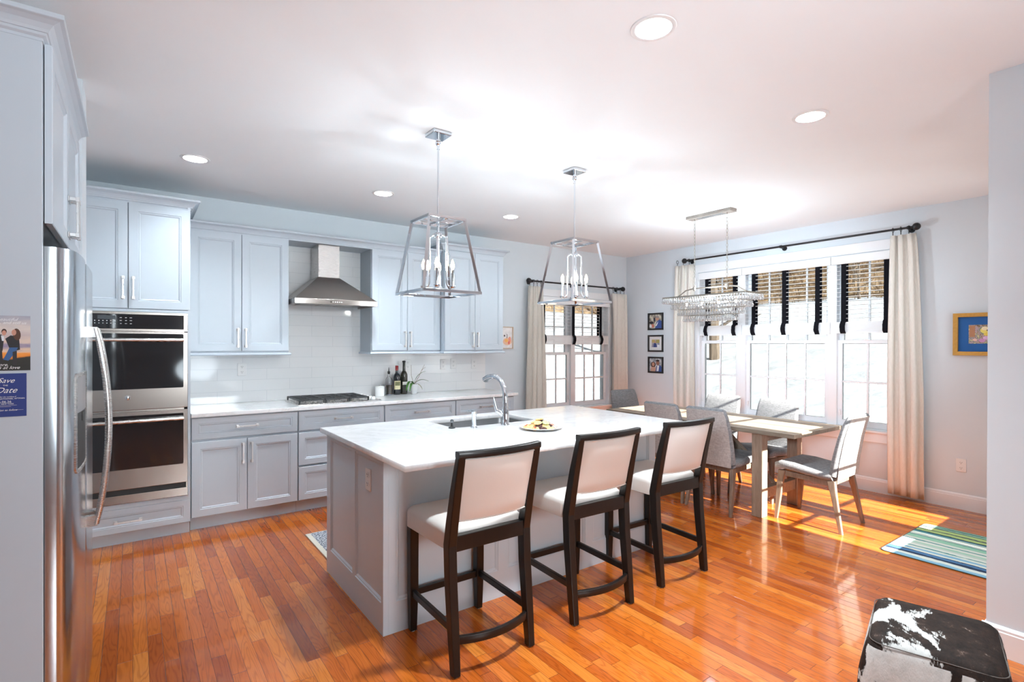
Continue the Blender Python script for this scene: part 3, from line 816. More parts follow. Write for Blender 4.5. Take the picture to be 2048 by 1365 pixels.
bm = B(); patch(bm, yc-dw/2+.012, yc+dw/2-.012, zc-dh/2+.012, zc+.034, -.002, .0016); patch(bm, yc-.03, yc+.03, zc+.0, zc+.03, .0016, .004); obj('dispenser_recess', bm, M_BLACK, dsp)
# ------------------------------------------------------------------ printed pictures
_pm = {}
def pm(rgb):
    k = tuple(rgb)
    if k not in _pm: _pm[k] = mat('print_ink', lin(*rgb), .6, var=.10, vscale=60)
    return _pm[k]
def ell(cx, cy, rx, ry, a=0, n=14):
    c, s = math.cos(R(a)), math.sin(R(a))
    return [(cx+rx*math.cos(t)*c-ry*math.sin(t)*s, cy+rx*math.cos(t)*s+ry*math.sin(t)*c) for t in [2*math.pi*i/n for i in range(n)]]
def print_mesh(f, u0, u1, z0, z1, d, bgm, shapes):
    """flat picture: layered ink shapes given in 0..1 picture coordinates"""
    bm = B(); mats = [bgm]
    def pt(u, v, k): return f(u0+(u1-u0)*min(max(u, 0), 1), d+k*.00012, z0+(z1-z0)*min(max(v, 0), 1))
    rings(bm, [[f(a, dd, b) for a, b in ((u0, z0), (u1, z0), (u1, z1), (u0, z1))] for dd in (d-.0006, d)])
    for k, (col, poly) in enumerate(shapes):
        m = pm(col)
        if m not in mats: mats.append(m)
        fc = bm.faces.new([bm.verts.new(pt(u, v, k+1)) for u, v in poly]); fc.material_index = mats.index(m)
    return bm, mats
def mk_sunset():
    m, nt, b = newmat('sunset_print')
    tc = nd(nt, 'NewGeometry'); s = nd(nt, 'SeparateXYZ', None, {0: tc.outputs['Position']})
    n = nd(nt, 'TexNoise', None, {'Vector': nd(nt, 'Mapping', None, {'Vector': tc.outputs['Position'], 'Scale': (18, 18, 90)}).outputs[0], 'Scale': 1, 'Detail': 4})
    z = mth(nt, 'DIVIDE', mth(nt, 'SUBTRACT', s.outputs[2], 1.367), .169)
    z = mth(nt, 'MULTIPLY_ADD', mth(nt, 'SUBTRACT', n.outputs[0], .5), .22, z)
    c = ramp(nt, z, [(.0, lin(38, 38, 34)), (.22, lin(48, 46, 40)), (.25, lin(235, 140, 50)), (.31, lin(250, 165, 70)), (.36, lin(232, 205, 180)), (.46, lin(150, 140, 170)),
                     (.52, lin(225, 205, 190)), (.66, lin(205, 190, 190)), (.78, lin(222, 212, 205)), (1, lin(165, 168, 185))])
    nt.links.new(c, b.inputs['Base Color']); b.inputs['Roughness'].default_value = .4
    return m
mfp = lambda u, d, z: (u, FPY-.0008-d, z)
root = thing('photo_card', 'sunset photo card of a woman in jeans stuck above the blue card', 'card', (-.32, FPY-.001, 1.367))
SK, DK, JE, HR = (205, 150, 130), (42, 42, 46), (58, 98, 150), (88, 58, 44)
bm, ms = print_mesh(mfp, -.379, -.260, 1.367, 1.536, .001, mk_sunset(), [
    (DK, [(.30, .60), (.44, .66), (.50, .60), (.47, .36), (.42, .34), (.34, .44), (.28, .50)]),
    (DK, [(.62, .64), (.78, .62), (.80, .38), (.72, .36), (.60, .40), (.52, .58)]),
    (JE, [(.60, .42), (.76, .42), (.72, .34), (.58, .18), (.48, .20), (.56, .34)]),
    ((52, 48, 50), [(.66, .34), (.74, .36), (.74, .10), (.66, .10)]),
    ((52, 48, 50), [(.34, .44), (.46, .40), (.48, .08), (.38, .08)]),
    (HR, ell(.74, .66, .075, .11, 10)), (SK, ell(.685, .695, .045, .055)), ((70, 48, 40), ell(.50, .71, .05, .05)), (SK, ell(.50, .685, .04, .045)),
    ((230, 235, 240), [(.44, .64), (.50, .62), (.50, .54), (.46, .54)])])
pr = obj('print', bm, ms, root)
M_INK = mat('white_ink', (.85, .85, .85), .6)
bm = B()
def word(bm, s, size, x, z, d=.0035, shear=.0, y=FPY, **k): merge(bm, text_bm(s, size, T((x, y-d, z)) @ FACE, shear, .0002, **k))
word(bm, 'a beautiful', .0135, -.318, 1.524, shear=.4); word(bm, 'month, and still us', .0125, -.316, 1.514, shear=.4)
obj('lettering', bm, M_INK, pr); bm = B()
word(bm, 'more,', .013, -.326, 1.385, shear=.4); word(bm, 'us at love', .014, -.312, 1.376, shear=.4)
obj('lettering', bm, M_INK, pr)
root = thing('save_the_date_card', 'navy blue save the date card stuck under the sunset photo card', 'card', (-.317, FPY-.001, 1.225))
bm = B(); box(bm, -.364, -.269, FPY-.002, FPY-.0008, 1.225, 1.358); c_ = obj('card', bm, mat('navy_card', lin(36, 56, 128), .55, var=.03), root)
bm = B()
word(bm, 'Save', .021, -.3165, 1.336, shear=.5); word(bm, 'THE', .0062, -.3166, 1.3215); word(bm, 'Date', .024, -.3160, 1.306, shear=.5)
word(bm, 'for the wedding of', .0048, -.3105, 1.2865); word(bm, 'NATHANIEL APTMAN', .0060, -.302, 1.2805)
word(bm, '6.06.26', .0098, -.3175, 1.2710); word(bm, 'NEW YORK', .0055, -.312, 1.2645)
box(bm, -.352, -.291, FPY-.0036, FPY-.0032, 1.2598, 1.2603); box(bm, -.352, -.304, FPY-.0036, FPY-.0032, 1.2562, 1.2567)
word(bm, 'invitation to follow', .0078, -.320, 1.2455, shear=.4); box(bm, -.292, -.276, FPY-.0036, FPY-.0032, 1.2452, 1.2456)
obj('lettering', bm, M_INK, c_)
# ================================================================== ISLAND
IX0, IX1, IY0, IY1 = 1.004, 3.070, 2.475, 3.404
root = thing('kitchen_island', 'grey panelled kitchen island standing on the wood floor', 'island', (2.04, 2.94, 0))
def recess(bm, M, W_, H_, cells, th=.02):
    """flat face (local x right, z up, front y=0) with recessed moulded panels cut in it"""
    xs = sorted({0, W_, *[c for q in cells for c in q[:2]]}); zs = sorted({0, H_, *[c for q in cells for c in q[2:]]})
    for a, b in zip(xs, xs[1:]):
        for c, d in zip(zs, zs[1:]):
            if any(q[0] <= a and b <= q[1] and q[2] <= c and d <= q[3] for q in cells): continue
            bm.faces.new([bm.verts.new(M @ Vector(p)) for p in ((a, 0, c), (b, 0, c), (b, 0, d), (a, 0, d))])
    for a, b, c, d in cells:
        rs = []
        for i, y in ((0, 0), (.004, .0045), (.010, .004), (.019, .011)):
            rs.append([M @ Vector(p) for p in ((a+i, y, c+i), (b-i, y, c+i), (b-i, y, d-i), (a+i, y, d-i))])
        V = [[bm.verts.new(p) for p in r] for r in rs]
        for p, q in zip(V, V[1:]):
            for i in range(4): bm.faces.new((p[i], p[(i+1) % 4], q[(i+1) % 4], q[i]))
        bm.faces.new(V[-1])
bm = B(); box(bm, IX0+.03, IX1-.03, IY0+.03, IY1-.03, 0, .66); box(bm, IX0+.03, IX1-.03, IY0+.03, 2.90, .66, .884); box(bm, IX0+.03, 1.62, 2.90, IY1-.03, .66, .884); box(bm, 2.38, IX1-.03, 2.90, IY1-.03, .66, .884)
box(bm, 1.62, 2.38, 3.37, IY1-.03, .66, .884)
obj('body', bm, M_ISL, root)
bm = B()
recess(bm, T((IX0, IY1, 0)) @ RZ(-90), IY1-IY0, .884, [(.072, .478, .155, .855), (.520, .900, .155, .855)])
obj('end_panel', bm, M_ISL, root)
bm = B()
cells = [(.068, .69, .155, .855), (.755, 1.372, .155, .855), (1.437, IX1-IX0-.068, .155, .855)]
recess(bm, T((IX0, IY0, 0)), IX1-IX0, .884, cells)
box(bm, IX0+.0275, IX0+.029, IY0-.0006, IY0, 0, .884)
obj('back_panel', bm, M_ISL, root)
bm = B(); recess(bm, T((IX1, IY0, 0)) @ RZ(90), IY1-IY0, .884, [(.07, .86, .155, .855)]); recess(bm, T((IX1, IY1, 0)) @ RZ(180), IX1-IX0, .884, [(.05, .68, .12, .86), (.72, 1.35, .12, .86), (1.39, 2.0, .12, .86)])
obj('far_panel', bm, M_ISL, root)
# worktop with sink cut-out
SX0, SX1, SY0, SY1 = 1.660, 2.335, 2.925, 3.335
def slab(name, x0, x1, y0, y1, z0, z1, hole, m):
    cu = bpy.data.curves.new('slab', 'CURVE'); cu.dimensions = '2D'; cu.fill_mode = 'BOTH'; cu.extrude = (z1-z0)/2-.003; cu.bevel_depth = .003; cu.bevel_resolution = 1
    def sp(pts):
        s = cu.splines.new('POLY'); s.points.add(len(pts)-1); s.use_cyclic_u = True
        for p, q in zip(s.points, pts): p.co = (q[0], q[1], 0, 1)
    e = .003
    sp([(x0+e, y0+e), (x1-e, y0+e), (x1-e, y1-e), (x0+e, y1-e)]); sp(hole)
    t = bpy.data.objects.new('slab', cu); COL.objects.link(t); bpy.context.view_layer.update()
    me = bpy.data.meshes.new_from_object(t.evaluated_get(bpy.context.evaluated_depsgraph_get()))
    bpy.data.objects.remove(t); bpy.data.curves.remove(cu)
    bm = B(); bm.from_mesh(me); bpy.data.meshes.remove(me)
    bmesh.ops.translate(bm, verts=bm.verts, vec=(0, 0, (z0+z1)/2))
    return obj(name, bm, m)
hc = [((SX0+SX1)/2+u, (SY0+SY1)/2+v) for u, v in rrect(SX1-SX0, SY1-SY0, .07, 8)]
o = slab('island_countertop', .970, 3.130, 2.143, 3.436, .885, .915, hc, M_QUARTZ); tag(o, 'white quartz island countertop with sink cut-out and seating overhang', 'countertop')
root = thing('kitchen_sink', 'undermount steel sink set into the white island top', 'sink', (2.0, 3.13, .684))
bm = B()
rs = []
for ins, z in ((-.02, .8845), (.003, .8845), (.006, .72), (.03, .690), (.30, .686)):
    k = min(ins, .19)
    rs.append([((SX0+SX1)/2+u, (SY0+SY1)/2+v, z) for u, v in rrect(SX1-SX0-2*k, SY1-SY0-2*k, max(.07-k, .01), 8)])
rings(bm, rs, cap=False); bm.faces.new([v for v in bm.verts][-36:]) if False else None
box(bm, SX0+.15, SX1-.15, SY0+.15, SY1-.15, .684, .687)
obj('basin', bm, mat('satin_sink_steel', (.50, .51, .52), .33, 1, var=.04), root, smooth=40)
bm = B(); lathe(bm, [(0, .689), (.028, .689), (.042, .692), (.045, .688), (0, .687)], (2.0, 3.13, 0), 20); obj('drain', bm, M_CHROME, root, smooth=True)
root = thing('sink_stopper', 'small black stopper knob beside the near left corner of the sink', 'stopper', (1.648, 2.935, .9155))
bm = B(); lathe(bm, [(0, .9155), (.022, .9155), (.022, .921), (.010, .926), (.007, .932), (.007, .950), (0, .951)], (1.648, 2.935, 0), 18); obj('base', bm, M_BLACK, root, smooth=True)
bm = B(); lathe(bm, [(0, .950), (.009, .951), (.012, .959), (.010, .968), (0, .972)], (1.648, 2.935, 0), 16); obj('knob', bm, mat('dark_nickel', (.18, .19, .20), .25, .8), root, smooth=True)
# faucet
fxp, fyp = 2.012, 2.862
root = thing('kitchen_faucet', 'tall chrome pull-out kitchen faucet with arched spout and side lever', 'faucet', (fxp, fyp, .9155))
bm = B(); lathe(bm, [(0, .9155), (.029, .9155), (.029, .921), (.026, .926), (.0245, 1.0), (.022, 1.03), (0, 1.03)], (fxp, fyp, 0), 24); obj('base', bm, M_CHROME, root, smooth=50)
bm = B()
pp = [(0, 1.0), (0, 1.06), (.004, 1.12), (.018, 1.165), (.046, 1.202), (.085, 1.224), (.125, 1.231), (.150, 1.229)]
tube(bm, [(fxp-.05*d, fyp+d, z) for d, z in pp], [.022, .0195, .0175, .016, .0155, .0155, .0165, .0175], 16); obj('spout', bm, M_CHROME, root, smooth=50)
bm = B(); tube(bm, [(fxp-.0070, fyp+.140, 1.231), (fxp-.0095, fyp+.19, 1.222), (fxp-.0115, fyp+.232, 1.203)], [.0185, .0205, .0215], 16); sp_ = obj('spray_head', bm, M_CHROME, root, smooth=50)
bm = B(); tube(bm, [(fxp-.0105, fyp+.212, 1.207), (fxp-.0115, fyp+.216, 1.190)], [.016, .0165], 14); obj('nozzle', bm, mat('nozzle_grey', (.25, .26, .27), .4), sp_, smooth=True)
bm = B(); tube(bm, [(fxp-.005, fyp+.005, .975), (fxp-.035, fyp+.018, 1.000), (fxp-.052, fyp+.026, 1.012)], [.019, .017, .015], 14)
tube(bm, [(fxp-.05, fyp+.025, 1.006), (fxp-.056, fyp+.03, 1.035), (fxp-.064, fyp+.036, 1.075), (fxp-.068, fyp+.039, 1.098)], [.014, .0115, .008, .0065], 12); obj('lever', bm, M_CHROME, root, smooth=50)
root = thing('soap_dispenser', 'short chrome soap dispenser left of the kitchen faucet', 'soap dispenser', (1.774, 2.872, .9155))
bm = B(); lathe(bm, [(0, .9155), (.022, .9155), (.022, .919), (.015, .923), (.0145, .99), (.017, 1.0), (.017, 1.02), (0, 1.022)], (1.774, 2.872, 0), 20); obj('body', bm, M_CHROME, root, smooth=50)
bm = B(); tube(bm, [(1.774, 2.872, 1.014), (1.772, 2.90, 1.019), (1.770, 2.935, 1.012)], [.008, .007, .006], 10); obj('spout', bm, M_CHROME, root, smooth=50)
# plate of cookies
px_, py_ = 2.098, 2.590
root = thing('dinner_plate', 'round white plate holding a heap of cookies on the island', 'plate', (px_, py_, .9155))
bm = B(); lathe(bm, [(0, .9155), (.085, .9155), (.088, .917), (.130, .927), (.137, .931), (.137, .933), (.130, .931), (.088, .922), (0, .921)], (px_, py_, 0), 48); obj('body', bm, M_PORC, root, smooth=60)
def mk_cookie(name, c1, c2, sc=90):
    m, nt, b = newmat(name); tc = nd(nt, 'TexCoord')
    n = nd(nt, 'TexNoise', None, {'Vector': tc.outputs['Object'], 'Scale': sc, 'Detail': 4})
    nt.links.new(ramp(nt, n.outputs[0], [(.4, c1), (.6, c2)]), b.inputs['Base Color']); b.inputs['Roughness'].default_value = .75
    bp = nd(nt, 'Bump', None, {'Strength': .5, 'Distance': .004, 'Height': n.outputs[0]}); nt.links.new(bp.outputs[0], b.inputs['Normal'])
    return m
CK = {
 'golden': ('pale golden shortbread cookie in the heap on the white plate', mk_cookie('golden_cookie', lin(226, 178, 112), lin(242, 208, 150)), None),
 'jam': ('golden cookie with a red jam centre on the white plate', mk_cookie('jam_cookie', lin(220, 165, 105), lin(236, 196, 140)), mat('red_jam', lin(200, 62, 52), .25)),
 'choc': ('dark chocolate cookie in the heap on the white plate', mk_cookie('chocolate_cookie', lin(66, 40, 36), lin(100, 66, 58)), None),
 'nut': ('brown cookie rolled in white nuts on the white plate', mk_cookie('nut_cookie', lin(110, 72, 66), lin(236, 222, 205), 140), None),
 'green': ('pale green pistachio cookie on the right side of the plate', mk_cookie('green_cookie', lin(170, 190, 120), lin(205, 215, 160)), None),
 'tan': ('reddish brown round cookie with a dark centre on the right of the plate', mk_cookie('tan_cookie', lin(186, 116, 86), lin(214, 148, 112)), mat('dark_centre', lin(120, 66, 56), .5)),
}
def cookie_proto(k):
    lab, m, cm = CK[k]
    bm = B(); r = {'golden': .026, 'jam': .023, 'choc': .023, 'nut': .022, 'green': .024, 'tan': .027}[k]; h = .012
    lathe(bm, [(0, 0), (r*.8, 0), (r, h*.35), (r*.97, h*.7), (r*.75, h), (0, h*1.05)], (0, 0, 0), 20)
    o = obj('cookie', bm, m, smooth=60); tag(o, lab, 'cookie', 'cookies heaped on the plate')
    if cm:
        bm = B(); lathe(bm, [(0, h*.9), (r*.38, h*.95), (r*.32, h*1.18), (0, h*1.28)], (0, 0, 0), 14); obj('jam_centre' if k == 'jam' else 'centre', bm, cm, o, smooth=60)
    return o
q = random.Random(12); CP = {k: cookie_proto(k) for k in CK}; used = set()
spots = []
for i, k in enumerate(['jam', 'golden', 'jam', 'choc', 'golden', 'nut', 'nut', 'tan', 'choc', 'golden', 'nut', 'jam']):
    a = R(150+i*30); spots.append((k, .093, a, .0235, 14))
for i, k in enumerate(['golden', 'choc', 'golden', 'choc', 'nut', 'choc', 'choc']): spots.append((k, .052, R(165+i*51), .034, 22))
for i, k in enumerate(['golden', 'golden', 'green', 'nut', 'choc']): spots.append((k, .040, R(130+i*72), .052, 18))
spots += [('golden', .012, R(100), .068, 16)]
for k, rad, a, z, tilt in spots:
    o = CP[k]
    if k in used:
        n_ = o.copy(); COL.objects.link(n_)
        for ch in o.children: c2 = ch.copy(); COL.objects.link(c2); c2.parent = n_
        o = n_
    used.add(k)
    o.location = (px_+rad*math.cos(a), py_+rad*math.sin(a), .9155-.0155+z+ .0)
    ax = Vector((-math.sin(a), math.cos(a), 0)); o.rotation_euler = Matrix.Rotation(R(tilt+q.uniform(-5, 5)), 3, ax).to_euler()
# ------------------------------------------------------------------ outlets
def outlet(label, f, u, z, group='white wall outlets', horiz=False):
    root = thing('outlet', label, 'outlet', f(u, 0, z), group)
    w_, h_ = (.073, .117)
    bm = B(); rings(bm, [[f(u+a*(1-i), d, z+b*(1-i)) for a, b in rrect(w_, h_, .006, 3)] for i, d in ((0, .0005), (0, .004), (.05, .0065))]); obj('cover_plate', bm, M_WHITE, root, smooth=30)
    for s in (-1, 1):
        bm = B(); zc = z+s*.0235
        rings(bm, [[f(u+a, d, zc+b) for a, b in rrect(.034, .030, .012, 4)] for d in (.006, .0085)]); rc = obj('receptacle', bm, M_WHITE, root)
        bm = B()
        for du in (-.0065, .0065): box(bm, u+du-.0012, u+du+.0012, .0083, .0092, zc-.001, zc+.008, f=f)
        box(bm, u-.0025, u+.0025, .0083, .0092, zc-.010, zc-.0055, f=f); obj('slots', bm, M_SLOT, rc)
mkt = lambda u, d, z: (u, YK-.008-d, z)
outlet('white outlet on the tiles left of the cooktop', mkt, .806, 1.215)
outlet('white outlet on the tiles behind the orchid', mkt, 2.435, 1.225)
outlet('white outlet on the tiles, left one of the close pair right of the orchid', mkt, 2.870, 1.22)
outlet('white outlet on the tiles, right one of the close pair right of the orchid', mkt, 3.003, 1.225)
outlet('white outlet near the right end of the tiles, behind the faucet', mkt, 3.285, 1.218)
outlet('white outlet low on the wall right of the long curtain', mwn, 1.435, .388)
outlet('white outlet on the grey end panel of the island', lambda u, d, z: (IX0+.011-d, u, z), 2.70, .733)
# ------------------------------------------------------------------ things on the counter
root = thing('salt_canister', 'small white lidded canister beside the cooktop', 'canister', (2.058, 5.17, .9155))
bm = B(); lathe(bm, [(0, .9155), (.046, .9155), (.048, .925), (.048, 1.0), (.045, 1.004), (0, 1.004)], (2.058, 5.17, 0), 28); obj('body', bm, M_PORC, root, smooth=50)
bm = B(); lathe(bm, [(0, 1.004), (.047, 1.004), (.047, 1.012), (.03, 1.018), (.006, 1.020), (.009, 1.032), (0, 1.035)], (2.058, 5.17, 0), 28); obj('lid', bm, M_PORC, root, smooth=50)
def bottle(name, label, cat, x, y, prof, m): 
    root = thing(name, label, cat, (x, y, .9155))
    bm = B(); lathe(bm, [(r, .9155+z) for r, z in prof], (x, y, 0), 28); obj('glass_body', bm, m, root, smooth=50)
    return root
def ring_part(root, name, x, y, prof, m, a0=0, a1=360, seg=28):
    bm = B()
    if a1-a0 >= 360: lathe(bm, [(r, .9155+z) for r, z in prof], (x, y, 0), seg)
    else:
        rs = [[(x+r*math.cos(R(a0+(a1-a0)*j/seg)), y+r*math.sin(R(a0+(a1-a0)*j/seg)), .9155+z) for r, z in prof] for j in range(seg+1)]
        rings(bm, rs)
    return obj(name, bm, m, root, smooth=50)
M_OILG = glass('clear_bottle_glass'); M_OIL = mat('olive_oil', lin(150, 128, 30), .1, var=.05, coat=.5)
x, y = 2.178, 5.225
r = bottle('oil_bottle', 'clear glass bottle half full of olive oil with pour spout', 'bottle', x, y, [(0, .001), (.034, .001), (.036, .006), (.036, .15), (.030, .17), (.014, .19), (.012, .215), (.012, .222), (.010, .222), (.010, .19), (.027, .168), (.0335, .15), (.0335, .008), (0, .008)], M_OILG)
ring_part(r, 'oil', x, y, [(0, .0085), (.033, .0085), (.033, .105), (0, .105)], M_OIL)
ring_part(r, 'stopper', x, y, [(0, .216), (.013, .222), (.014, .246), (.006, .250), (.004, .27), (.002, .29), (0, .29)], M_BLACK)
M_WINE = mat('dark_wine_glass', (.008, .010, .014), .06, var=.1, coat=.5)
M_WINEG = mat('dark_green_glass', (.022, .024, .014), .06, var=.1, coat=.5)
WB = lambda h: [(0, 0), (.036, 0), (.038, .004), (.038, h*.58), (.036, h*.63), (.028, h*.69), (.0165, h*.74), (.0145, h*.8), (.0140, h*.985), (.0155, h*.988), (.0155, h), (0, h)]
x, y = 2.272, 5.235
r = bottle('wine_bottle', 'dark wine bottle with cream label and red capsule', 'bottle', x, y, WB(.305), M_WINE)
ring_part(r, 'capsule', x, y, [(.0148, .255), (.0165, .256), (.0168, .306), (0, .307)], mat('red_capsule', lin(150, 40, 44), .4))
lb = ring_part(r, 'label', x, y, [(.0383, .055), (.0388, .055), (.0388, .145), (.0383, .145)], mat('cream_label', lin(232, 222, 180), .7), 205, 325)
ring_part(lb, 'label_picture', x, y, [(.0389, .095), (.0391, .095), (.0391, .135), (.0389, .135)], mat('label_vignette', lin(132, 132, 92), .7, var=.4, vscale=60), 222, 308)
x, y = 2.358, 5.245
r = bottle('wine_bottle', 'taller greenish black wine bottle with small white label beside the orchid', 'bottle', x, y, WB(.335), M_WINEG)
ring_part(r, 'stopper', x, y, [(.010, .335), (.017, .337), (.018, .352), (.012, .356), (0, .357)], M_IRON)
ring_part(r, 'label', x, y, [(.0383, .100), (.0388, .100), (.0388, .132), (.0383, .132)], mat('white_label', lin(225, 222, 215), .7), 225, 320)
x, y = 2.448, 5.19
root = thing('potted_orchid', 'small orchid without flowers in a white pot beside the wine bottles', 'plant', (x, y, .9155))
bm = B(); lathe(bm, [(0, .9155), (.030, .9155), (.032, .92), (.042, 1.015), (.042, 1.022), (.038, 1.022), (.036, 1.0), (0, 1.0)], (x, y, 0), 28); obj('pot', bm, mat('white_pot', (.72, .73, .75), .4), root, smooth=50)
bm = B(); lathe(bm, [(0, 1.003), (.036, 1.002), (.02, 1.010), (0, 1.013)], (x, y, 0), 16); obj('potting_bark', bm, mat('potting_bark', (.09, .06, .04), .95, var=.4, vscale=80), root)
M_LEAF = mat('orchid_leaf', lin(70, 120, 52), .35, var=.25, vscale=12, coat=.3)
def leaf(pts, wmax, m=M_LEAF):
    bm = B(); P = [Vector(p) for p in pts]; n = 14; rs = []
    def bez(t): return P[0]*(1-t)**2+P[1]*2*t*(1-t)+P[2]*t*t
    for i in range(n+1):
        t = i/n; c = bez(t); tg = (bez(min(t+.01, 1))-bez(max(t-.01, 0))).normalized()
        sd = tg.cross(Vector((0, 0, 1))); sd = sd.normalized() if sd.length > 1e-4 else Vector((0, 1, 0)); up = sd.cross(tg)
        w_ = wmax*(math.sin(math.pi*min(t*.86+.12, 1))**.7)+.0006
        rs.append([c+sd*w_+up*w_*.25, c+up*.0008, c-sd*w_+up*w_*.25, c-up*.0012])
    rings(bm, rs); obj('leaf', bm, m, root, smooth=80)
b0 = Vector((x, y, 1.012))
leaf([b0, b0+Vector((-.07, -.03, .10)), b0+Vector((-.115, -.06, -.055))], .017)
leaf([b0, b0+Vector((-.05, -.05, .065)), b0+Vector((-.085, -.08, -.06))], .014)
leaf([b0, b0+Vector((.06, -.02, .085)), b0+Vector((.15, -.05, .035))], .016)
leaf([b0, b0+Vector((.015, -.02, .12)), b0+Vector((.125, -.03, .145))], .011)
leaf([b0, b0+Vector((.05, -.03, .03)), b0+Vector((.075, -.05, -.05))], .014, mat('yellowing_leaf', lin(125, 110, 60), .5, var=.2))
bm = B(); tube(bm, [b0, b0+Vector((-.03, 0, .10)), b0+Vector((-.032, 0, .215))], [.0022, .002, .0015], 6)
tube(bm, [b0, b0+Vector((.06, 0, .09)), b0+Vector((.095, 0, .16)), b0+Vector((.125, 0, .215))], [.0025, .0022, .0018, .0012], 6)
tube(bm, [b0+Vector((.09, 0, .15)), b0+Vector((.115, 0, .175)), b0+Vector((.14, 0, .185))], [.0018, .0015, .0012], 6)
obj('stem', bm, mat('dry_stem', lin(128, 104, 78), .7), root)
# ================================================================== BAR STOOLS
def postw(y):  # rear post: (y, z) line of the raked back
    pass
def rear_y(z):
    pts = [(-.238, 0), (-.196, .40), (-.188, .56), (-.225, .75), (-.285, .985)]
    pts = [(z_, y_) for y_, z_ in pts]
    for (a, ya), (b, yb) in zip(pts, pts[1:]):
        if a <= z <= b: return ya+(yb-ya)*(z-a)/(b-a)
    return pts[-1][1]
def make_stool(label):
    root = thing('counter_stool', label, 'stool', (0, 0, 0), 'counter stools along the island')
    # seat cushion
    bm = B(); rs = []
    for ins, z in ((.012, .528), (.0, .534), (0, .600), (.004, .615), (.016, .628), (.05, .636), (.13, .640)):
        rs.append([(u*(1-.04*(v < 0)), v+.038, z) for u, v in rrect(.452-2*ins, .425-2*ins, max(.045-ins*.3, .01), 6)])
    rings(bm, rs); obj('seat_cushion', bm, M_VINYL, root, smooth=60)
    # back cushion with piping
    bm = B(); nu, nv = 16, 12; G = []
    bow = lambda u: -.030*(1-(u/.2)**2)
    for side in (1, -1):
        g = []
        for j in range(nv+1):
            row = []
            for i in range(nu+1):
                a, b = -1+2*i/nu, -1+2*j/nv
                u = a*.196; z = .812+b*.146
                t = .012+.012*(1-a**6)*(1-b**6)
                row.append(bm.verts.new((u, rear_y(z)+bow(u)+.004+side*t, z)))
            g.append(row)
        G.append(g)
    for g in G:
        for j in range(nv):
            for i in range(nu): bm.faces.new((g[j][i], g[j][i+1], g[j+1][i+1], g[j+1][i]))
    f0, f1 = G
    edge = [(0, i) for i in range(nu+1)]+[(j, nu) for j in range(1, nv+1)]+[(nv, i) for i in range(nu-1, -1, -1)]+[(j, 0) for j in range(nv-1, 0, -1)]
    for (a, b), (c, d) in zip(edge, edge[1:]+edge[:1]): bm.faces.new((f0[a][b], f0[c][d], f1[c][d], f1[a][b]))
    bk = obj('back_cushion', bm, M_VINYL, root, smooth=60)
    bm = B(); loop = []
    for a, b in [(-1+2*i/12, 1) for i in range(13)]+[(1, 1-2*i/8) for i in range(1, 9)]+[(1-2*i/12, -1) for i in range(1, 13)]+[(-1, -1+2*i/8) for i in range(1, 8)]:
        u = a*.192; z = .812+b*.142; loop.append((u, rear_y(z)+bow(u)-.0095, z))
    tube(bm, loop, .0035, 6, closed=True); obj('piping', bm, M_PIPING, bk, smooth=True)
    # legs
    for s in (-1, 1):
        bm = B(); rings(bm, [[(s*.196+u, .212+v, z) for u, v in rrect(w_, w_, .004, 2)] for z, w_ in ((.006, .034), (.20, .044), (.535, .046))]); lg = obj('leg', bm, M_DWOOD, root)
        bm = B(); lathe(bm, [(0, 0), (.012, 0), (.012, .007), (0, .007)], (s*.196, .212, 0), 12); obj('glide', bm, M_WHITE, lg)
        bm = B(); rs = []
        for z, w_, t in ((.006, .034, .040), (.2, .040, .046), (.40, .042, .050), (.56, .042, .052), (.66, .042, .048), (.80, .040, .042), (.90, .038, .036), (.984, .036, .030)):
            rs.append([(s*.205+u, rear_y(z)+v, z) for u, v in rrect(w_, t, .004, 2)])
        rings(bm, rs); lg = obj('leg', bm, M_DWOOD, root)
        bm = B(); lathe(bm, [(0, 0), (.012, 0), (.012, .007), (0, .007)], (s*.205, -.238, 0), 12); obj('glide', bm, M_WHITE, lg)
    # rails
    bm = B(); rs = []
    for i in range(17):
        u = -.223+.446*i/16; y = rear_y(.975)+bow(u*.9)*1.0
        rs.append([(u, y+a, .9765+b) for a, b in rrect(.036, .030, .006, 2)])
    rings(bm, rs); obj('top_rail', bm, M_DWOOD, root, smooth=40)
    bm = B(); box(bm, -.19, .19, -.212, -.178, .530, .600); obj('seat_rail', bm, M_DWOOD, root, bevel=.003)
    for s in (-1, 1):
        bm = B(); v0, v1 = (.200, .19), (-.205, .185)
        rings(bm, [[(s*.198+a, y, z+b) for a, b in rrect(.022, .034, .004, 2)] for y, z in ((.20, .196), (-.212, .190))]); obj('stretcher', bm, M_DWOOD, root)
    bm = B(); box(bm, -.18, .18, .200, .222, .178, .212); obj('stretcher', bm, M_DWOOD, root, bevel=.003)
    bm = B(); rs = []
    for i in range(17):
        u = -.19+.38*i/16; y = -.226-.045*(1-(u/.19)**2)
        rs.append([(u, y+a, .150+b) for a, b in rrect(.022, .036, .004, 2)])
    rings(bm, rs); obj('foot_rail', bm, M_DWOOD, root, smooth=40)
    return root
s1 = make_stool('cream leather and dark wood counter stool nearest the camera')
s1.location = (1.345, 2.233, 0)
dup(s1, (2.063, 2.240, 0), R(-1.5), 'middle one of the three cream and dark wood counter stools')
dup(s1, (2.775, 2.250, 0), R(-2), 'cream and dark wood counter stool closest to the dining table')
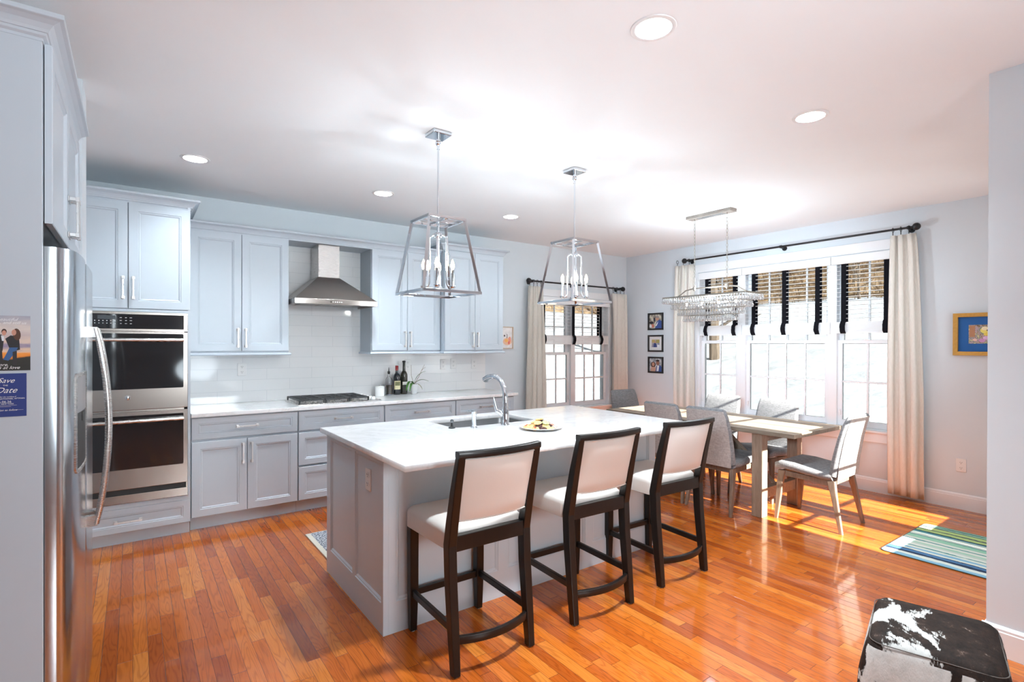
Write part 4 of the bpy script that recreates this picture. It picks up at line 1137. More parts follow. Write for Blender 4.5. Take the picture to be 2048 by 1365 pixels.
# ================================================================== DINING TABLE AND CHAIRS
root = thing('dining_table', 'long weathered oak trestle dining table by the big window', 'table', (4.55, 2.99, 0))
TX, TYC = (4.13, 4.97), (2.005, 3.985)
bm = B(); box(bm, *TX, TYC[0]+.11, TYC[1]-.11, .722, .755); tp = obj('tabletop', bm, M_TABLE, root, bevel=.003)
for a, b in ((TYC[0], TYC[0]+.109), (TYC[1]-.109, TYC[1])):
    bm = B(); box(bm, *TX, a, b, .722, .755); obj('breadboard_end', bm, M_TABLE, tp, bevel=.003)
for y in (2.375, 3.615):
    for x in (4.305, 4.90):
        bm = B(); box(bm, x-.045, x+.045, y-.045, y+.045, 0, .722); obj('leg', bm, M_TABLEL, root, bevel=.003)
    bm = B(); box(bm, 4.35, 4.855, y-.03, y+.03, .632, .722); obj('end_beam', bm, M_TABLE, root, bevel=.003)
    bm = B(); box(bm, 4.35, 4.855, y-.03, y+.03, .145, .235); obj('stretcher', bm, M_TABLE, root, bevel=.003)
bm = B(); box(bm, 4.565, 4.64, 2.405, 3.585, .65, .722); obj('centre_beam', bm, M_TABLE, root, bevel=.003)
for y0, y1 in ((2.405, 2.93), (3.585, 3.06)):
    bm = B(); rings(bm, [[(4.6025+u, y0, .20+v) for u, v in rrect(.06, .07, .004, 2)], [(4.6025+u, y1, .66+v) for u, v in rrect(.06, .07, .004, 2)]]); obj('brace', bm, M_TABLEL, root)
def make_chair(label):
    root = thing('dining_chair', label, 'chair', (0, 0, 0), 'dining chairs around the oak table')
    def loft(path, name):
        bm = B(); rs = []
        for y, z, ny, nz, w_, t in path:
            n = Vector((0, ny, nz)).normalized()
            rs.append([Vector((u, y, z))+n*v for u, v in rrect(w_, t, t*.48, 5)])
        rings(bm, rs); return obj(name, bm, M_CHAIR, root, smooth=60)
    loft([(.248, .425, .5, 1, .40, .030), (.240, .440, .35, 1, .44, .052), (.20, .455, .12, 1, .455, .062), (.10, .452, -.06, 1, .462, .066), (-.02, .437, -.12, 1, .458, .066), (-.12, .426, -.05, 1, .45, .066), (-.19, .424, .2, 1, .44, .066)], 'seat')
    loft([(-.17, .394, -1, .1, .43, .050), (-.192, .43, 1, .12, .435, .066), (-.205, .50, 1, .13, .435, .064), (-.222, .60, 1, .16, .43, .058), (-.246, .72, 1, .2, .42, .050), (-.276, .83, 1, .25, .405, .042), (-.300, .890, 1, .28, .385, .032), (-.305, .904, 1, .3, .34, .014)][1:], 'backrest')
    bm = B(); rs = []
    for y, z, w_ in ((-.228, .402, .40), (-.236, .46, .41), (-.2395, .52, .412), (-.2535, .60, .408), (-.2735, .72, .398), (-.2995, .83, .382), (-.3175, .885, .362)):
        rs.append([(u, y+v, z) for u, v in rrect(w_, .008, .0035, 2)])
    rings(bm, rs); obj('back_panel', bm, M_CHAIRB, root, smooth=60, label='taupe linen outer back panel')
    bm = B()
    for s in (-1, 1):
        rings(bm, [[(s*.185+u, y, z+v) for u, v in rrect(.022, h, .003, 2)] for y, z, h in ((.20, .385, .045), (0, .378, .04), (-.19, .370, .05))])
    box(bm, -.18, .18, .185, .205, .368, .405); box(bm, -.18, .18, -.19, -.17, .350, .39)
    obj('seat_frame', bm, M_CHLEG, root)
    for s in (-1, 1):
        bm = B(); rings(bm, [[(s*x+u, y+v, z) for u, v in rrect(w_, t, .006, 2)] for x, y, z, w_, t in ((.212, .232, 0, .024, .028), (.195, .205, .32, .034, .05), (.187, .195, .405, .036, .060))]); obj('leg', bm, M_CHLEG, root)
        bm = B(); rings(bm, [[(s*x+u, y+v, z) for u, v in rrect(w_, t, .006, 2)] for x, y, z, w_, t in ((.218, -.262, 0, .024, .028), (.20, -.205, .28, .032, .044), (.187, -.180, .392, .036, .060))]); obj('leg', bm, M_CHLEG, root)
    return root
c1 = make_chair('sunlit grey upholstered dining chair at the near end of the table')
c1.location = (4.600, 2.045, 0); c1.rotation_euler = (0, 0, R(2))
dup(c1, (4.335, 2.715, 0), R(-90), 'grey dining chair on the island side, nearer of the two with backs to the island')
dup(c1, (4.335, 3.195, 0), R(-90), 'grey dining chair on the island side, farther of the two with backs to the island')
dup(c1, (4.955, 2.700, 0), R(90), 'grey dining chair on the window side in front of the middle window')
dup(c1, (4.955, 3.305, 0), R(90), 'grey dining chair on the window side in front of the left window')
dup(c1, (4.800, 4.080, 0), R(176), 'grey dining chair at the far end of the table near the corner')
# ================================================================== LIGHTS
for i, (x, y) in enumerate(LIGHTS):
    lab = ['recessed ceiling light nearest the camera, large at top of the photo', 'recessed ceiling light nearest the right-hand wall', 'recessed ceiling light in front of the wall oven cabinet',
           'recessed ceiling light between oven cabinet and first pendant', 'recessed ceiling light farthest away, between the two pendants'][i]
    root = thing('recessed_light', lab, 'ceiling light', (x, y, CE), 'recessed ceiling lights')
    bm = B(); lathe(bm, [(.072, CE+.001), (.072, CE-.004), (.076, CE-.006), (.090, CE-.004), (.092, CE-.0005), (.090, CE-.0003), (.0735, CE-.0003)], (x, y, 0), 48)
    obj('trim_ring', bm, M_WHITE, root, smooth=50)
    bm = B(); V = []
    rings(bm, [[(x+r_*math.cos(a*math.pi/24), y+r_*math.sin(a*math.pi/24), z) for a in range(48)] for r_, z in ((.072, CE), (.060, CE+.042), (.0595, CE+.048), (.0725, CE+.048))], cap=False)
    obj('baffle', bm, M_WHITE, root, smooth=50)
    bm = B(); lathe(bm, [(0, CE+.042), (.0598, CE+.042), (.0598, CE+.046), (0, CE+.046)], (x, y, 0), 40); obj('lens', bm, M_LENS, root)
    light('recessed_lamp', 'AREA', (x, y, CE+.038), (25 if x < 2 else 12) if y < 2 else ((5 if x < 1 else 10) if x < 2 else 1.5), (.84, .94, 1), to=(0, 0, -1), shape='DISK', size=.11, spread=R(140 if x > 2 and y > 2 else 112))
def pendant(label, x, y):
    root = thing('lantern_pendant', label, 'pendant light', (x, y, CE), 'chrome lantern pendants over the island')
    at = lambda dx, dy, z: (x+dx, y+dy, z)
    bm = B(); box(bm, x-.06, x+.06, y-.06, y+.06, CE-.022, CE-.0005); obj('canopy', bm, M_CHROME, root, bevel=.003)
    bm = B(); tube(bm, [at(0, 0, CE-.022), at(0, 0, CE-.05)], .014, 14); sphere(bm, at(0, 0, CE-.062), .018, 14); tube(bm, [at(0, 0, CE-.07), at(0, 0, CE-.10)], .009, 12)
    tube(bm, [at(0, 0, CE-.09), at(0, 0, 2.19)], .0058, 12); obj('rod', bm, M_CHROME, root, smooth=50)
    ZT, ZB, a, b, t = 2.203, 1.760, .118, .186, .0085
    def frame(name, h, z):
        bm = B()
        for s in (-1, 1):
            box(bm, x-h-t, x+h+t, y+s*h-t, y+s*h+t, z-t, z+t); box(bm, x+s*h-t, x+s*h+t, y-h+t, y+h-t, z-t, z+t)
        if name == 'top_frame': box(bm, x-h+t, x+h-t, y-.006, y+.006, z-.006, z+.004); box(bm, x-.006, x+.006, y-h+t, y+h-t, z-.0058, z+.0038)
        return obj(name, bm, M_CHROME, root, bevel=.0015)
    frame('top_frame', a, ZT); frame('bottom_frame', b, ZB)
    for sx in (-1, 1):
        for sy in (-1, 1):
            bm = B(); tube(bm, [at(sx*b, sy*b, ZB+t*.5), at(sx*a, sy*a, ZT-t*.5)], .0075, square=True, up=(sx, sy, 0)); 
            obj('post', bm, M_CHROME, root)
    bm = B(); tube(bm, [at(0, 0, 2.2), at(0, 0, 2.12)], .008, 12); lathe(bm, [(0, 2.095), (.022, 2.10), (.026, 2.115), (.022, 2.13), (0, 2.135)], at(0, 0, 0), 16); hub = obj('hub', bm, M_CHROME, root, smooth=50)
    for k in range(4):
        an = R(45+90*k+12); c, s = math.cos(an), math.sin(an); r1, r2 = .052, .088
        bm = B(); tube(bm, [at(0, 0, 2.115), at(c*.03, s*.03, 2.118), at(c*r1, s*r1, 2.10), at(c*r1, s*r1, 1.83), at(c*(r1+.008), s*(r1+.008), 1.805), at(c*r2, s*r2, 1.80)], .0062, 10); obj('arm', bm, M_CHROME, root, smooth=60)
        bm = B(); lathe(bm, [(0, 1.792), (.014, 1.792), (.019, 1.800), (.019, 1.808), (.0105, 1.809), (.0105, 1.905), (.006, 1.908), (0, 1.908)], at(c*r2, s*r2, 0), 16); cs = obj('candle_sleeve', bm, M_CHROME, root, smooth=50)
        bm = B(); lathe(bm, [(0, 1.907), (.006, 1.908), (.011, 1.922), (.012, 1.934), (.008, 1.952), (.003, 1.966), (0, 1.970)], at(c*r2, s*r2, 0), 14); obj('bulb', bm, M_BULB, cs, smooth=True)
    light('pendant_lamp', 'POINT', (x, y, 1.955), 15, (.82, .93, 1), shadow_soft_size=.06)
    return root
pendant('chrome lantern pendant nearer the wall ovens, over the left half of the island', 1.512, 2.868)
pendant('chrome lantern pendant in front of the kitchen window, over the right half of the island', 2.645, 2.878)
def mk_crystal():
    m = glass('crystal', (1, 1, 1), 1.52); nt = m.node_tree; b = nt.nodes['Principled BSDF']; out = nt.nodes['Material Output']
    t = nd(nt, 'BsdfTranslucent', None, {'Color': (.95, .95, .95, 1)}); d = nd(nt, 'BsdfDiffuse', None, {'Color': (.9, .9, .9, 1)})
    a = nd(nt, 'MixShader', None, {0: .5, 1: t.outputs[0], 2: d.outputs[0]})
    x = nd(nt, 'MixShader', None, {0: .38, 1: b.outputs[0], 2: a.outputs[0]}); nt.links.new(x.outputs[0], out.inputs[0])
    return m
def chandelier(x, y):
    root = thing('crystal_chandelier', 'rectangular tiered crystal chandelier hanging on two chains over the dining table', 'chandelier', (x, y, CE))
    bm = B(); rings(bm, [[(x+u, y+v, z) for u, v in rrect(.115, .49, .008, 2)] for z in (CE-.028, CE-.0005)]); cn = obj('canopy', bm, M_DRIFT, root)
    bm = B(); box(bm, x-.03, x+.03, y-.14, y+.14, CE-.0305, CE-.028); obj('canopy_plate', bm, M_NICK, cn)
    M_SILV = mat('antique_silver', (.42, .38, .33), .35, 1, var=.12, vscale=40)
    for s in (-1, 1):
        yc = y+s*.178; bm = B(); z = CE-.03
        tube(bm, [(x, yc, z+.004), (x, yc, z-.012)], .004, 8)
        n = 19; zs = CE-.045; ze = 2.035; L = (zs-ze)/n
        for i in range(n):
            zc = zs-L*(i+.5); pts = []
            for j in range(10):
                a = 2*math.pi*j/10; u, v = .0075*math.cos(a), (L*.5+.004)*math.sin(a)
                pts.append((x+u, yc, zc+v) if i % 2 else (x, yc+u, zc+v))
            tube(bm, pts, .0020, 5, closed=True)
        obj('chain', bm, M_SILV, root, smooth=60)
    zr = 1.93; hw, hl = .150, .450
    bm = B()
    tube(bm, [(x, y-hl, zr), (x, y-hl+.05, zr+.006), (x, y-hl+.10, zr+.030), (x, y-hl+.17, zr+.072), (x, y-hl+.25, zr+.085), (x, y+hl-.25, zr+.085), (x, y+hl-.17, zr+.072), (x, y+hl-.10, zr+.030), (x, y+hl-.05, zr+.006), (x, y+hl, zr)], .006, 10)
    for s in (-1, 1):
        yc = y+s*.178; lathe(bm, [(0, zr+.052), (.006, zr+.056), (.008, zr+.066), (.016, zr+.070), (.016, zr+.100), (.008, zr+.104), (.006, zr+.112), (0, zr+.113)], (x, yc, 0), 14)
    obj('arm', bm, M_SILV, root, smooth=60)
    bm = B()
    for s in (-1, 1):
        box(bm, x-hw, x+hw, y+s*hl-.005, y+s*hl+.005, zr-.010, zr+.005); box(bm, x+s*hw-.005, x+s*hw+.005, y-hl, y+hl, zr-.010, zr+.005)
    tiers = [(0, 0), (.050, .062), (.085, .124), (.115, .186)]
    for ins, dz in tiers[1:]:
        k = ins*1.1
        for s in (-1, 1):
            box(bm, x-hw+ins, x+hw-ins, y+s*(hl-k*1.35)-.003, y+s*(hl-k*1.35)+.003, zr-dz-.003, zr-dz+.003); box(bm, x+s*(hw-ins)-.003, x+s*(hw-ins)+.003, y-hl+k*1.35, y+hl-k*1.35, zr-dz-.003, zr-dz+.003)
        for sx in (-1, 1):
            for sy in (-1, 1): tube(bm, [(x+sx*(hw-ins), y+sy*(hl-k*1.35), zr-dz), (x+sx*hw*.8, y+sy*hl*.8, zr)], .0015, 4)
    obj('frame', bm, M_SILV, root)
    bm = B(); box(bm, x-.09, x+.09, y-.34, y+.34, zr-.012, zr-.004)
    for k in range(4): tube(bm, [(x, y-.27+.18*k, zr-.01), (x, y-.27+.18*k, zr-.05)], .010, 10)
    obj('socket_bar', bm, M_SILV, root)
    bm = B()
    for k in range(4): lathe(bm, [(0, zr-.05), (.009, zr-.052), (.012, zr-.065), (.007, zr-.085), (0, zr-.09)], (x, y-.27+.18*k, 0), 12)
    obj('bulb', bm, emit('chandelier_bulb', (1, .9, .75), 6), root, smooth=True)
    M_CRY = mk_crystal()
    spots = []
    for ins, dz in tiers:
        k = ins*1.1*1.35; w2, l2 = hw-ins, hl-k; st = .027
        per = []
        n1 = max(int(2*l2/st), 2); n2 = max(int(2*w2/st), 2)
        for i in range(n1+1): per += [(x-w2, y-l2+2*l2*i/n1), (x+w2, y-l2+2*l2*i/n1)]
        for i in range(1, n2): per += [(x-w2+2*w2*i/n2, y-l2), (x-w2+2*w2*i/n2, y+l2)]
        for p in per: spots.append((p[0], p[1], zr-dz-.012))
    def drop(bm, px, py, pz):
        lathe(bm, [(0, pz+.006), (.006, pz+.002), (.006, pz-.006), (.0028, pz-.009), (.0115, pz-.028), (.012, pz-.036), (.007, pz-.049), (0, pz-.052)], (px, py, 0), 6)
    spots.sort(key=lambda p: (p[0]**2+p[1]**2))
    bm = B(); drop(bm, x, y, CE); me0 = obj('crystal_drop', bm, M_CRY, root); 
    me0.location = (spots[0][0]-x, spots[0][1]-y, spots[0][2]-CE)
    for p in spots[1:100]:
        c = me0.copy(); COL.objects.link(c); c.parent = root; c.location = (p[0]-x, p[1]-y, p[2]-CE)
    bm = B()
    for p in spots[100:]: drop(bm, *p)
    tag(obj('crystal_drops', bm, M_CRY, root), kind='stuff')
chandelier(4.585, 3.035)
light('chandelier_lamp', 'POINT', (4.585, 3.035, 1.96), 31, (.76, .90, 1), shadow_soft_size=.08)
# ================================================================== CURTAINS AND BLINDS
def rod(label, f, u0, u1, z, dmid):
    root = thing('curtain_rod', label, 'curtain rod', f(u0, .09, z), 'black curtain rods')
    bm = B(); tube(bm, [f(u0, .09, z), f(u1, .09, z)], .0105, 12); obj('rod', bm, M_ROD, root, smooth=True)
    for u in (u0, u1):
        bm = B(); c = f(u, .09, z); sphere(bm, c, .034, 16); obj('finial', bm, M_ROD, root, smooth=True)
    for u in (u0+.06*(1 if u1 > u0 else -1), dmid, u1-.06*(1 if u1 > u0 else -1)):
        bm = B(); tube(bm, [f(u, .0005, z-.012), f(u, .012, z-.012)], .026, 16); tube(bm, [f(u, .01, z-.012), f(u, .085, z-.012)], .008, 10); tube(bm, [f(u-.012, .09, z), f(u+.012, .09, z)], .0155, 14)
        obj('bracket', bm, M_ROD, root, smooth=40)
rod('black curtain rod over the kitchen-side window', mk, 4.042, 5.765, 2.254, 4.845)
rod('long black curtain rod over the dining window', mwn, 4.255, 1.745, 2.546, 2.994)
def curtain(label, f, top0, top1, b0, b1, zt, zb, zrod, folds, m, amp=.034, seed=1):
    root = thing('curtain', label, 'curtain', f((b0+b1)/2, .09, zt), 'cream linen curtains')
    q = random.Random(seed); ph = [q.uniform(-.5, .5) for _ in range(folds+2)]
    bm = B(); nu, nv = folds*12, 26; G = []
    for j in range(nv+1):
        t = j/nv; z = zt+(zb-zt)*t; e = min(t*1.6, 1)**.7; row = []
        for i in range(nu+1):
            s = i/nu; u = top0+(top1-top0)*s; u2 = b0+(b1-b0)*s
            k = s*folds+ .12*math.sin(3*t+ph[int(s*folds)])
            d = .088+amp*(.55+.45*e)*math.sin(2*math.pi*k)+.008*math.sin(5*s*math.pi+4*t)
            un = u+(u2-u)*e+.012*math.sin(4*math.pi*k)*(1-.3*e)
            row.append(bm.verts.new(f(un, min(max(d, .03), .155), z+.004*math.sin(2*math.pi*k)*(t > .98))))
        G.append(row)
    for j in range(nv):
        for i in range(nu): bm.faces.new((G[j][i], G[j][i+1], G[j+1][i+1], G[j+1][i]))
    o = obj('fabric', bm, m, root, smooth=180)
    so = o.modifiers.new('thickness', 'SOLIDIFY'); so.thickness = .0016
    bm = B(); 
    for k in range(folds):
        u = top0+(top1-top0)*(k+.25)/folds
        bm = B(); pts = []
        for j in range(16):
            a = 2*math.pi*j/16; p = Vector(f(u, .09+.021*math.cos(a), zrod-.004+.021*math.sin(a))); pts.append(p)
        tube(bm, pts, .0028, 6, closed=True); tube(bm, [f(u, .09, zrod-.024), f(u, .09, zt-.012)], .0035, 6)
        obj('curtain_ring', bm, M_ROD, root, smooth=True)
M_SHEER2 = mk_curtain('light_linen_curtain', .16)
curtain('cream curtain left of the kitchen-side window, beside the small framed print', mk, 4.045, 4.285, 3.975, 4.315, 2.190, .02, 2.254, 4, M_SHEER2, seed=4)
curtain('cream curtain right of the kitchen-side window, in the room corner', mk, 5.545, 5.845, 5.545, 5.855, 2.180, .02, 2.254, 4, M_CURT, seed=5)
curtain('cream curtain left of the dining window, behind the chandelier', mwn, 4.385, 4.115, 4.40, 4.10, 2.490, .03, 2.546, 3, M_CURT, seed=6)
curtain('long cream curtain right of the dining window, nearest the camera', mwn, 1.945, 1.755, 1.955, 1.675, 2.488, .035, 2.546, 3, M_CURT, amp=.026, seed=8)
def blind(label, f, u0, u1, zv0, zv1, zs0, zs1, tapes, sp=.0445):
    root = thing('window_blind', label, 'blind', f((u0+u1)/2, 0, zv1), 'white wood blinds half raised')
    bm = B(); box(bm, u0, u1, .0, .030, zv0, zv1, f=f); obj('valance', bm, M_SLAT, root, bevel=.003)
    bm = B(); z = zv0+.02
    lo, hi = min(u0, u1)+.012, max(u0, u1)-.012
    while z > zs1+.012: box(bm, lo, hi, -.037, .011, z-.0014, z+.0014, f=f); z -= sp
    obj('slats', bm, M_SLAT, root)
    bm = B(); n = 11; h = (zs1-zs0-.016)/n
    for i in range(n): box(bm, lo, hi, -.037, .012, zs0+.016+i*h+.0008, zs0+.016+(i+1)*h-.0002, f=f)
    box(bm, lo, hi, -.036, .013, zs0, zs0+.0158, f=f); obj('raised_stack', bm, M_SLAT, root)
    for u in tapes:
        bm = B()
        box(bm, u-.024, u+.024, .0118, .0128, zs1-.004, zv0+.04, f=f); box(bm, u-.024, u+.024, -.0388, -.0378, zs1-.004, zv0+.04, f=f)
        q = random.Random(int(u*1000)); rs = []
        for k in range(9):
            t = k/8; d = .0135+.030*math.sin(math.pi*t)**.8+q.uniform(-.003, .003); z = zs1+.012-(zs1-zs0+.014)*t
            rs.append([f(u+a+q.uniform(-.002, .002), d+b, z) for a, b in ((-.025, 0), (.025, 0), (.025, .002), (-.025, .002))])
        rings(bm, rs); obj('tape', bm, M_TAPE, root)
    bm = B(); e = hi-.03; tube(bm, [f(e, .014, zv0), f(e, .016, zs0-.08)], .0015, 5); tube(bm, [f(e, .016, zs0-.08), f(e, .016, zs0-.12)], .005, 8); obj('cord', bm, M_WHITE, root)
blind('white wood blind with black tapes in the kitchen-side window', mk, 4.20, 5.56, 1.985, 2.073, 1.450, 1.572, [4.35, 4.872, 5.392], .043)
blind('white wood blind with black tapes in the right dining window', mwn, 1.915, 2.500, 2.285, 2.368, 1.572, 1.688, [2.005, 2.385])
blind('white wood blind with black tapes in the middle dining window', mwn, 2.506, 3.490, 2.285, 2.368, 1.565, 1.688, [2.64, 2.995, 3.352])
blind('white wood blind with black tapes in the left dining window, behind the chandelier', mwn, 3.496, 4.085, 2.285, 2.368, 1.565, 1.688, [3.594, 3.975])
# ================================================================== PICTURES
def picture(label, f, u0, u1, z0, z1, fm, fw, shapes, bgm, cat='picture', name='picture_frame', mat_m=None, mw_=0, dep=.018, group=None):
    root = thing(name, label, cat, f((u0+u1)/2, 0, (z0+z1)/2), group)
    s = 1 if u1 > u0 else -1
    bm = B(); q = lambda i, d: [f(a, d, b) for a, b in ((u0+s*i, z0+i), (u1-s*i, z0+i), (u1-s*i, z1-i), (u0+s*i, z1-i))]
    rings(bm, [q(0, .001), q(0, dep), q(fw, dep*.9), q(fw, .004)], cap=False); rings(bm, [q(0.001, .0008), q(.001, .002)]); obj('frame', bm, fm, root, bevel=.0015)
    i = fw
    if mat_m:
        bm = B(); rings(bm, [q(i-.001, .003), q(i-.001, .005)]); obj('mat_board', bm, mat_m, root); i += mw_
    bm, ms = print_mesh(f, u0+s*i, u1-s*i, z0+i, z1-i, .0062 if mat_m else .005, bgm, shapes); obj('print', bm, ms, root)
    return root
M_FBLK = mat('black_frame', (.018, .017, .018), .4)
def pbg(name, a, b, sc=25): return mk_cookie(name, lin(*a), lin(*b), sc)
suit, skin, skin2, wht = (58, 84, 150), (196, 148, 124), (150, 105, 88), (232, 234, 238)
g3 = 'stacked photos left of the dining window'
picture('top photo of the three black frames, person in a blue jacket', mwn, 4.917, 4.655, 1.655, 1.893, M_FBLK, .022, [
    (suit, [(.45, 0), (1, 0), (1, .5), (.80, .62), (.58, .5)]), (wht, [(.48, .2), (.70, .52), (.66, .34), (.56, .16)]), (skin, ell(.62, .70, .13, .15)), ((150, 140, 140), ell(.64, .82, .13, .07)),
    ((40, 40, 60), ell(.40, .64, .08, .14)), ((44, 40, 48), ell(.16, .42, .16, .10)), ((210, 130, 110), ell(.26, .18, .14, .14)), (wht, ell(.10, .16, .10, .10))], pbg('cafe_print', (120, 112, 104), (212, 208, 190)), group=g3, cat='photo', name='framed_photo')
picture('middle photo of the three black frames, small picture in a wide white mat', mwn, 4.916, 4.654, 1.349, 1.585, M_FBLK, .022, [
    ((190, 172, 110), [(0, .6), (.42, .6), (.42, 1), (0, 1)]), ((170, 160, 96), [(.55, .55), (1, .55), (1, 1), (.55, 1)]), ((60, 74, 130), [(.2, 0), (.66, 0), (.6, .5), (.3, .55)]), (skin, ell(.43, .66, .12, .12)), (wht, [(.7, 0), (1, 0), (1, .3), (.7, .35)])],
    pbg('garden_print', (150, 150, 170), (205, 200, 190)), mat_m=mat('white_mat_board', (.80, .80, .80), .8), mw_=.042, group=g3, cat='photo', name='framed_photo')
picture('bottom photo of the three black frames, couple smiling together', mwn, 4.914, 4.652, 1.051, 1.279, M_FBLK, .022, [
    ((64, 46, 42), ell(.30, .52, .19, .22)), ((205, 160, 140), [(.08, 0), (.52, 0), (.48, .34), (.16, .34)]), (skin, ell(.30, .54, .115, .15)), (suit, [(.48, 0), (1, 0), (.98, .36), (.80, .50), (.56, .42)]), (wht, [(.56, .02), (.72, .04), (.78, .46), (.62, .46)]),
    (skin2, ell(.66, .66, .13, .18)), ((48, 38, 36), ell(.66, .83, .14, .07))], pbg('street_print', (130, 140, 150), (205, 208, 210)), group=g3, cat='photo', name='framed_photo')
def mk_mosaic():
    m, nt, b = newmat('mosaic_print'); g = nd(nt, 'NewGeometry')
    v = nd(nt, 'TexVoronoi', None, {'Vector': g.outputs['Position'], 'Scale': 75})
    n = nd(nt, 'TexNoise', None, {'Vector': g.outputs['Position'], 'Scale': 28, 'Detail': 3})
    c = ramp(nt, mth(nt, 'MULTIPLY_ADD', v.outputs[0], .35, mth(nt, 'MULTIPLY', n.outputs[0], .8)), [(.30, lin(70, 60, 50)), (.42, lin(140, 110, 90)), (.5, lin(160, 150, 110)), (.58, lin(200, 170, 190)), (.66, lin(110, 130, 110)), (.8, lin(220, 210, 160))])
    nt.links.new(c, b.inputs['Base Color']); return m
picture('gold framed small colourful art print with a wide blue mat, right end of the wall', mwn, 1.492, 1.07, 1.362, 1.733, mat('gold_frame', lin(196, 146, 66), .4, .35, var=.2, vscale=60), .034, [
    ((240, 226, 120), ell(.56, .70, .20, .18)), ((250, 236, 200), ell(.50, .80, .10, .10)), ((70, 60, 70), ell(.62, .70, .06, .06)), ((236, 210, 90), ell(.62, .52, .16, .10, 20)), ((226, 190, 226), ell(.58, .30, .14, .10)), ((206, 150, 200), ell(.42, .16, .10, .10)), ((236, 200, 190), ell(.20, .20, .07, .07)), ((180, 130, 96), [(.03, .35), (.2, .35), (.2, .95), (.03, .95)])],
    mk_mosaic(), mat_m=mat('blue_mat_board', lin(16, 92, 164), .6, var=.12, vscale=14), mw_=.070, dep=.03)
picture('small thin-framed watercolour print half hidden by the rightmost wall cabinet', mk, 3.640, 3.858, 1.393, 1.668, mat('pale_wood_frame', lin(200, 178, 156), .5, var=.1), .010, [
    ((246, 200, 170), ell(.62, .32, .34, .18)), ((240, 160, 140), ell(.80, .42, .10, .14)), ((250, 190, 110), ell(.55, .36, .14, .08)), ((236, 120, 110), ell(.74, .26, .08, .08)), ((60, 60, 60), ell(.40, .60, .05, .05)), ((70, 66, 66), [(.56, .46), (.62, .50), (.62, .66), (.56, .70), (.585, .60)])], pbg('watercolour_paper', (236, 232, 232), (248, 244, 244)))
# ================================================================== RUGS AND POUF
def mk_rug():
    m, nt, b = newmat('striped_rug'); g = nd(nt, 'NewGeometry'); s = nd(nt, 'SeparateXYZ', None, {0: g.outputs['Position']})
    n = nd(nt, 'TexNoise', None, {'Vector': nd(nt, 'Mapping', None, {'Vector': g.outputs['Position'], 'Scale': (38, 3.2, 1)}).outputs[0], 'Scale': 1, 'Detail': 4, 'Roughness': .7})
    t = mth(nt, 'MULTIPLY_ADD', mth(nt, 'SUBTRACT', n.outputs[0], .5), .060, mth(nt, 'DIVIDE', mth(nt, 'SUBTRACT', s.outputs[0], 4.29), .92))
    W_, M1, T_, N_, G_, LB, GR = lin(214, 224, 216), lin(150, 205, 180), lin(60, 140, 140), lin(24, 52, 82), lin(182, 208, 136), lin(130, 180, 205), lin(186, 206, 196)
    st = [(0, LB), (.05, W_), (.10, N_), (.14, lin(70, 120, 165)), (.175, N_), (.19, W_), (.22, LB), (.26, W_), (.30, T_), (.315, W_), (.36, GR), (.40, M1), (.42, W_), (.47, T_), (.485, W_), (.53, M1), (.60, T_), (.615, W_), (.66, GR), (.70, LB), (.72, T_), (.735, N_), (.755, G_), (.82, N_), (.835, G_), (.90, N_), (.915, M1), (.95, N_), (.965, M1)]
    st = [st[i] for i in range(len(st))]
    c = ramp(nt, t, st[:32], 'CONSTANT')
    n2 = nd(nt, 'TexNoise', None, {'Vector': g.outputs['Position'], 'Scale': 320, 'Detail': 2})
    nt.links.new(c, b.inputs['Base Color']); b.inputs['Roughness'].default_value = .95
    bp = nd(nt, 'Bump', None, {'Strength': .4, 'Distance': .002, 'Height': n2.outputs[0]}); nt.links.new(bp.outputs[0], b.inputs['Normal'])
    return m
root = thing('striped_rug', 'small blue, green and white striped rug on the floor beside the right-hand wall', 'rug', (4.75, 1.10, 0))
bm = B(); rings(bm, [[(4.75+u, 1.105+v, z) for u, v in rrect(.92-i, .76-i, .04, 5)] for z, i in ((.0005, 0), (.005, 0), (.006, .006))]); pl = obj('pile', bm, mk_rug(), root)
bm = B(); tube(bm, [(4.75+u, 1.105+v, .004) for u, v in rrect(.922, .762, .04, 5)], .0032, 6, closed=True); obj('binding', bm, mat('rug_binding', lin(70, 84, 82), .9), root)
def mk_mat():
    m, nt, b = newmat('navy_woven_mat'); g = nd(nt, 'NewGeometry')
    v = nd(nt, 'Mapping', None, {'Vector': g.outputs['Position'], 'Scale': (70, 130, 1), 'Rotation': (0, 0, .6)}).outputs[0]
    n = nd(nt, 'TexNoise', None, {'Vector': v, 'Scale': 1, 'Detail': 1})
    nt.links.new(ramp(nt, n.outputs[0], [(.48, lin(52, 58, 78)), (.52, lin(205, 206, 210))]), b.inputs['Base Color']); b.inputs['Roughness'].default_value = .95
    return m
root = thing('kitchen_mat', 'navy and white woven mat with cream edge, half hidden behind the island', 'mat', (1.6, 3.86, 0))
bm = B(); rings(bm, [[(1.63+u, 3.86+v, z) for u, v in rrect(1.08, .54, .01, 2)] for z in (.0005, .006)]); obj('weave', bm, mk_mat(), root)
bm = B()
for s in (-1, 1): box(bm, 1.63+s*.555-.017, 1.63+s*.555+.017, 3.588, 4.132, .0005, .0075)
for s in (-1, 1): box(bm, 1.09, 2.17, 3.86+s*.271-.003, 3.86+s*.271+.003, .0005, .0070)
obj('edging', bm, mat('cream_edging', lin(214, 206, 192), .95), root)
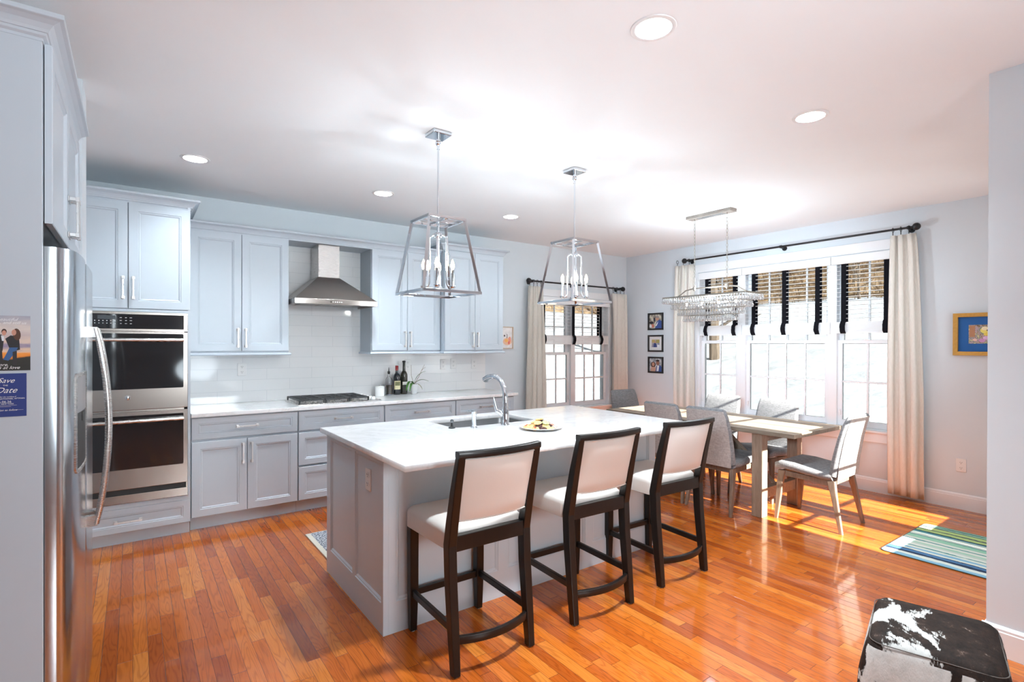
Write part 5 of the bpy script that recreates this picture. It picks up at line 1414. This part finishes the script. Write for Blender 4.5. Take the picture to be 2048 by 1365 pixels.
def mk_hide():
    m, nt, b = newmat('cowhide'); tc = nd(nt, 'TexCoord'); o = tc.outputs['Object']
    n = nd(nt, 'TexNoise', None, {'Vector': nd(nt, 'Mapping', None, {'Vector': o, 'Location': (.32, .15, .2), 'Scale': (1, 1.5, 1)}).outputs[0], 'Scale': 4.2, 'Detail': 5, 'Roughness': .55, 'Distortion': .4})
    s = nd(nt, 'SeparateXYZ', None, {0: o})
    topm = mth(nt, 'GREATER_THAN', s.outputs[2], .395)
    n2 = nd(nt, 'TexNoise', None, {'Vector': nd(nt, 'Mapping', None, {'Vector': o, 'Rotation': (0, 0, .3), 'Scale': (40, 260, 120)}).outputs[0], 'Scale': 1, 'Detail': 3})
    n3 = nd(nt, 'TexNoise', None, {'Vector': o, 'Scale': 26, 'Detail': 5, 'Roughness': .75})
    f = mth(nt, 'ADD', mth(nt, 'MULTIPLY_ADD', topm, .105, n.outputs[0]), mth(nt, 'MULTIPLY', mth(nt, 'SUBTRACT', n2.outputs[0], .5), .07))
    dk = ramp(nt, n3.outputs[0], [(.35, (.007, .004, .003)), (.60, (.024, .013, .009)), (.68, (.08, .05, .038)), (.76, (.42, .37, .34))])
    wt = ramp(nt, n3.outputs[0], [(.3, (.42, .41, .39)), (.7, (.58, .57, .55))])
    k = ramp(nt, f, [(.515, (0, 0, 0)), (.535, (1, 1, 1))])
    nt.links.new(mixc(nt, k, wt, dk), b.inputs['Base Color']); b.inputs['Roughness'].default_value = .75; b.inputs['Specular IOR Level'].default_value = .25
    bp = nd(nt, 'Bump', None, {'Strength': .35, 'Distance': .003, 'Height': n2.outputs[0]}); nt.links.new(bp.outputs[0], b.inputs['Normal'])
    return m
root = thing('cowhide_pouf', 'square black, brown and white cowhide pouf beside the right-hand wall', 'pouf', (2.335, .638, 0))
bm = B(); rs = []
for w_, t, z, r_ in ((.42, .38, .0, .05), (.46, .42, .012, .06), (.485, .44, .10, .06), (.485, .44, .20, .06), (.46, .42, .30, .055), (.425, .385, .385, .05), (.400, .362, .415, .045), (.372, .335, .430, .04), (.27, .24, .438, .03), (.10, .09, .441, .02)):
    rs.append([(2.335+u+.004*math.sin(9*v), .638+v+.004*math.sin(8*u+z*9), z) for u, v in rrect(w_, t, r_, 6)])
rings(bm, rs); pb = obj('hide_cover', bm, mk_hide(), root, smooth=60)
bm = B(); tube(bm, [(2.335+u, .638+v, .4145) for u, v in rrect(.404, .366, .045, 6)], .0018, 6, closed=True); obj('seam', bm, mat('hide_seam', (.10, .085, .075), .7, var=.4, vscale=30), pb)
root.rotation_euler = (0, 0, R(16.5))
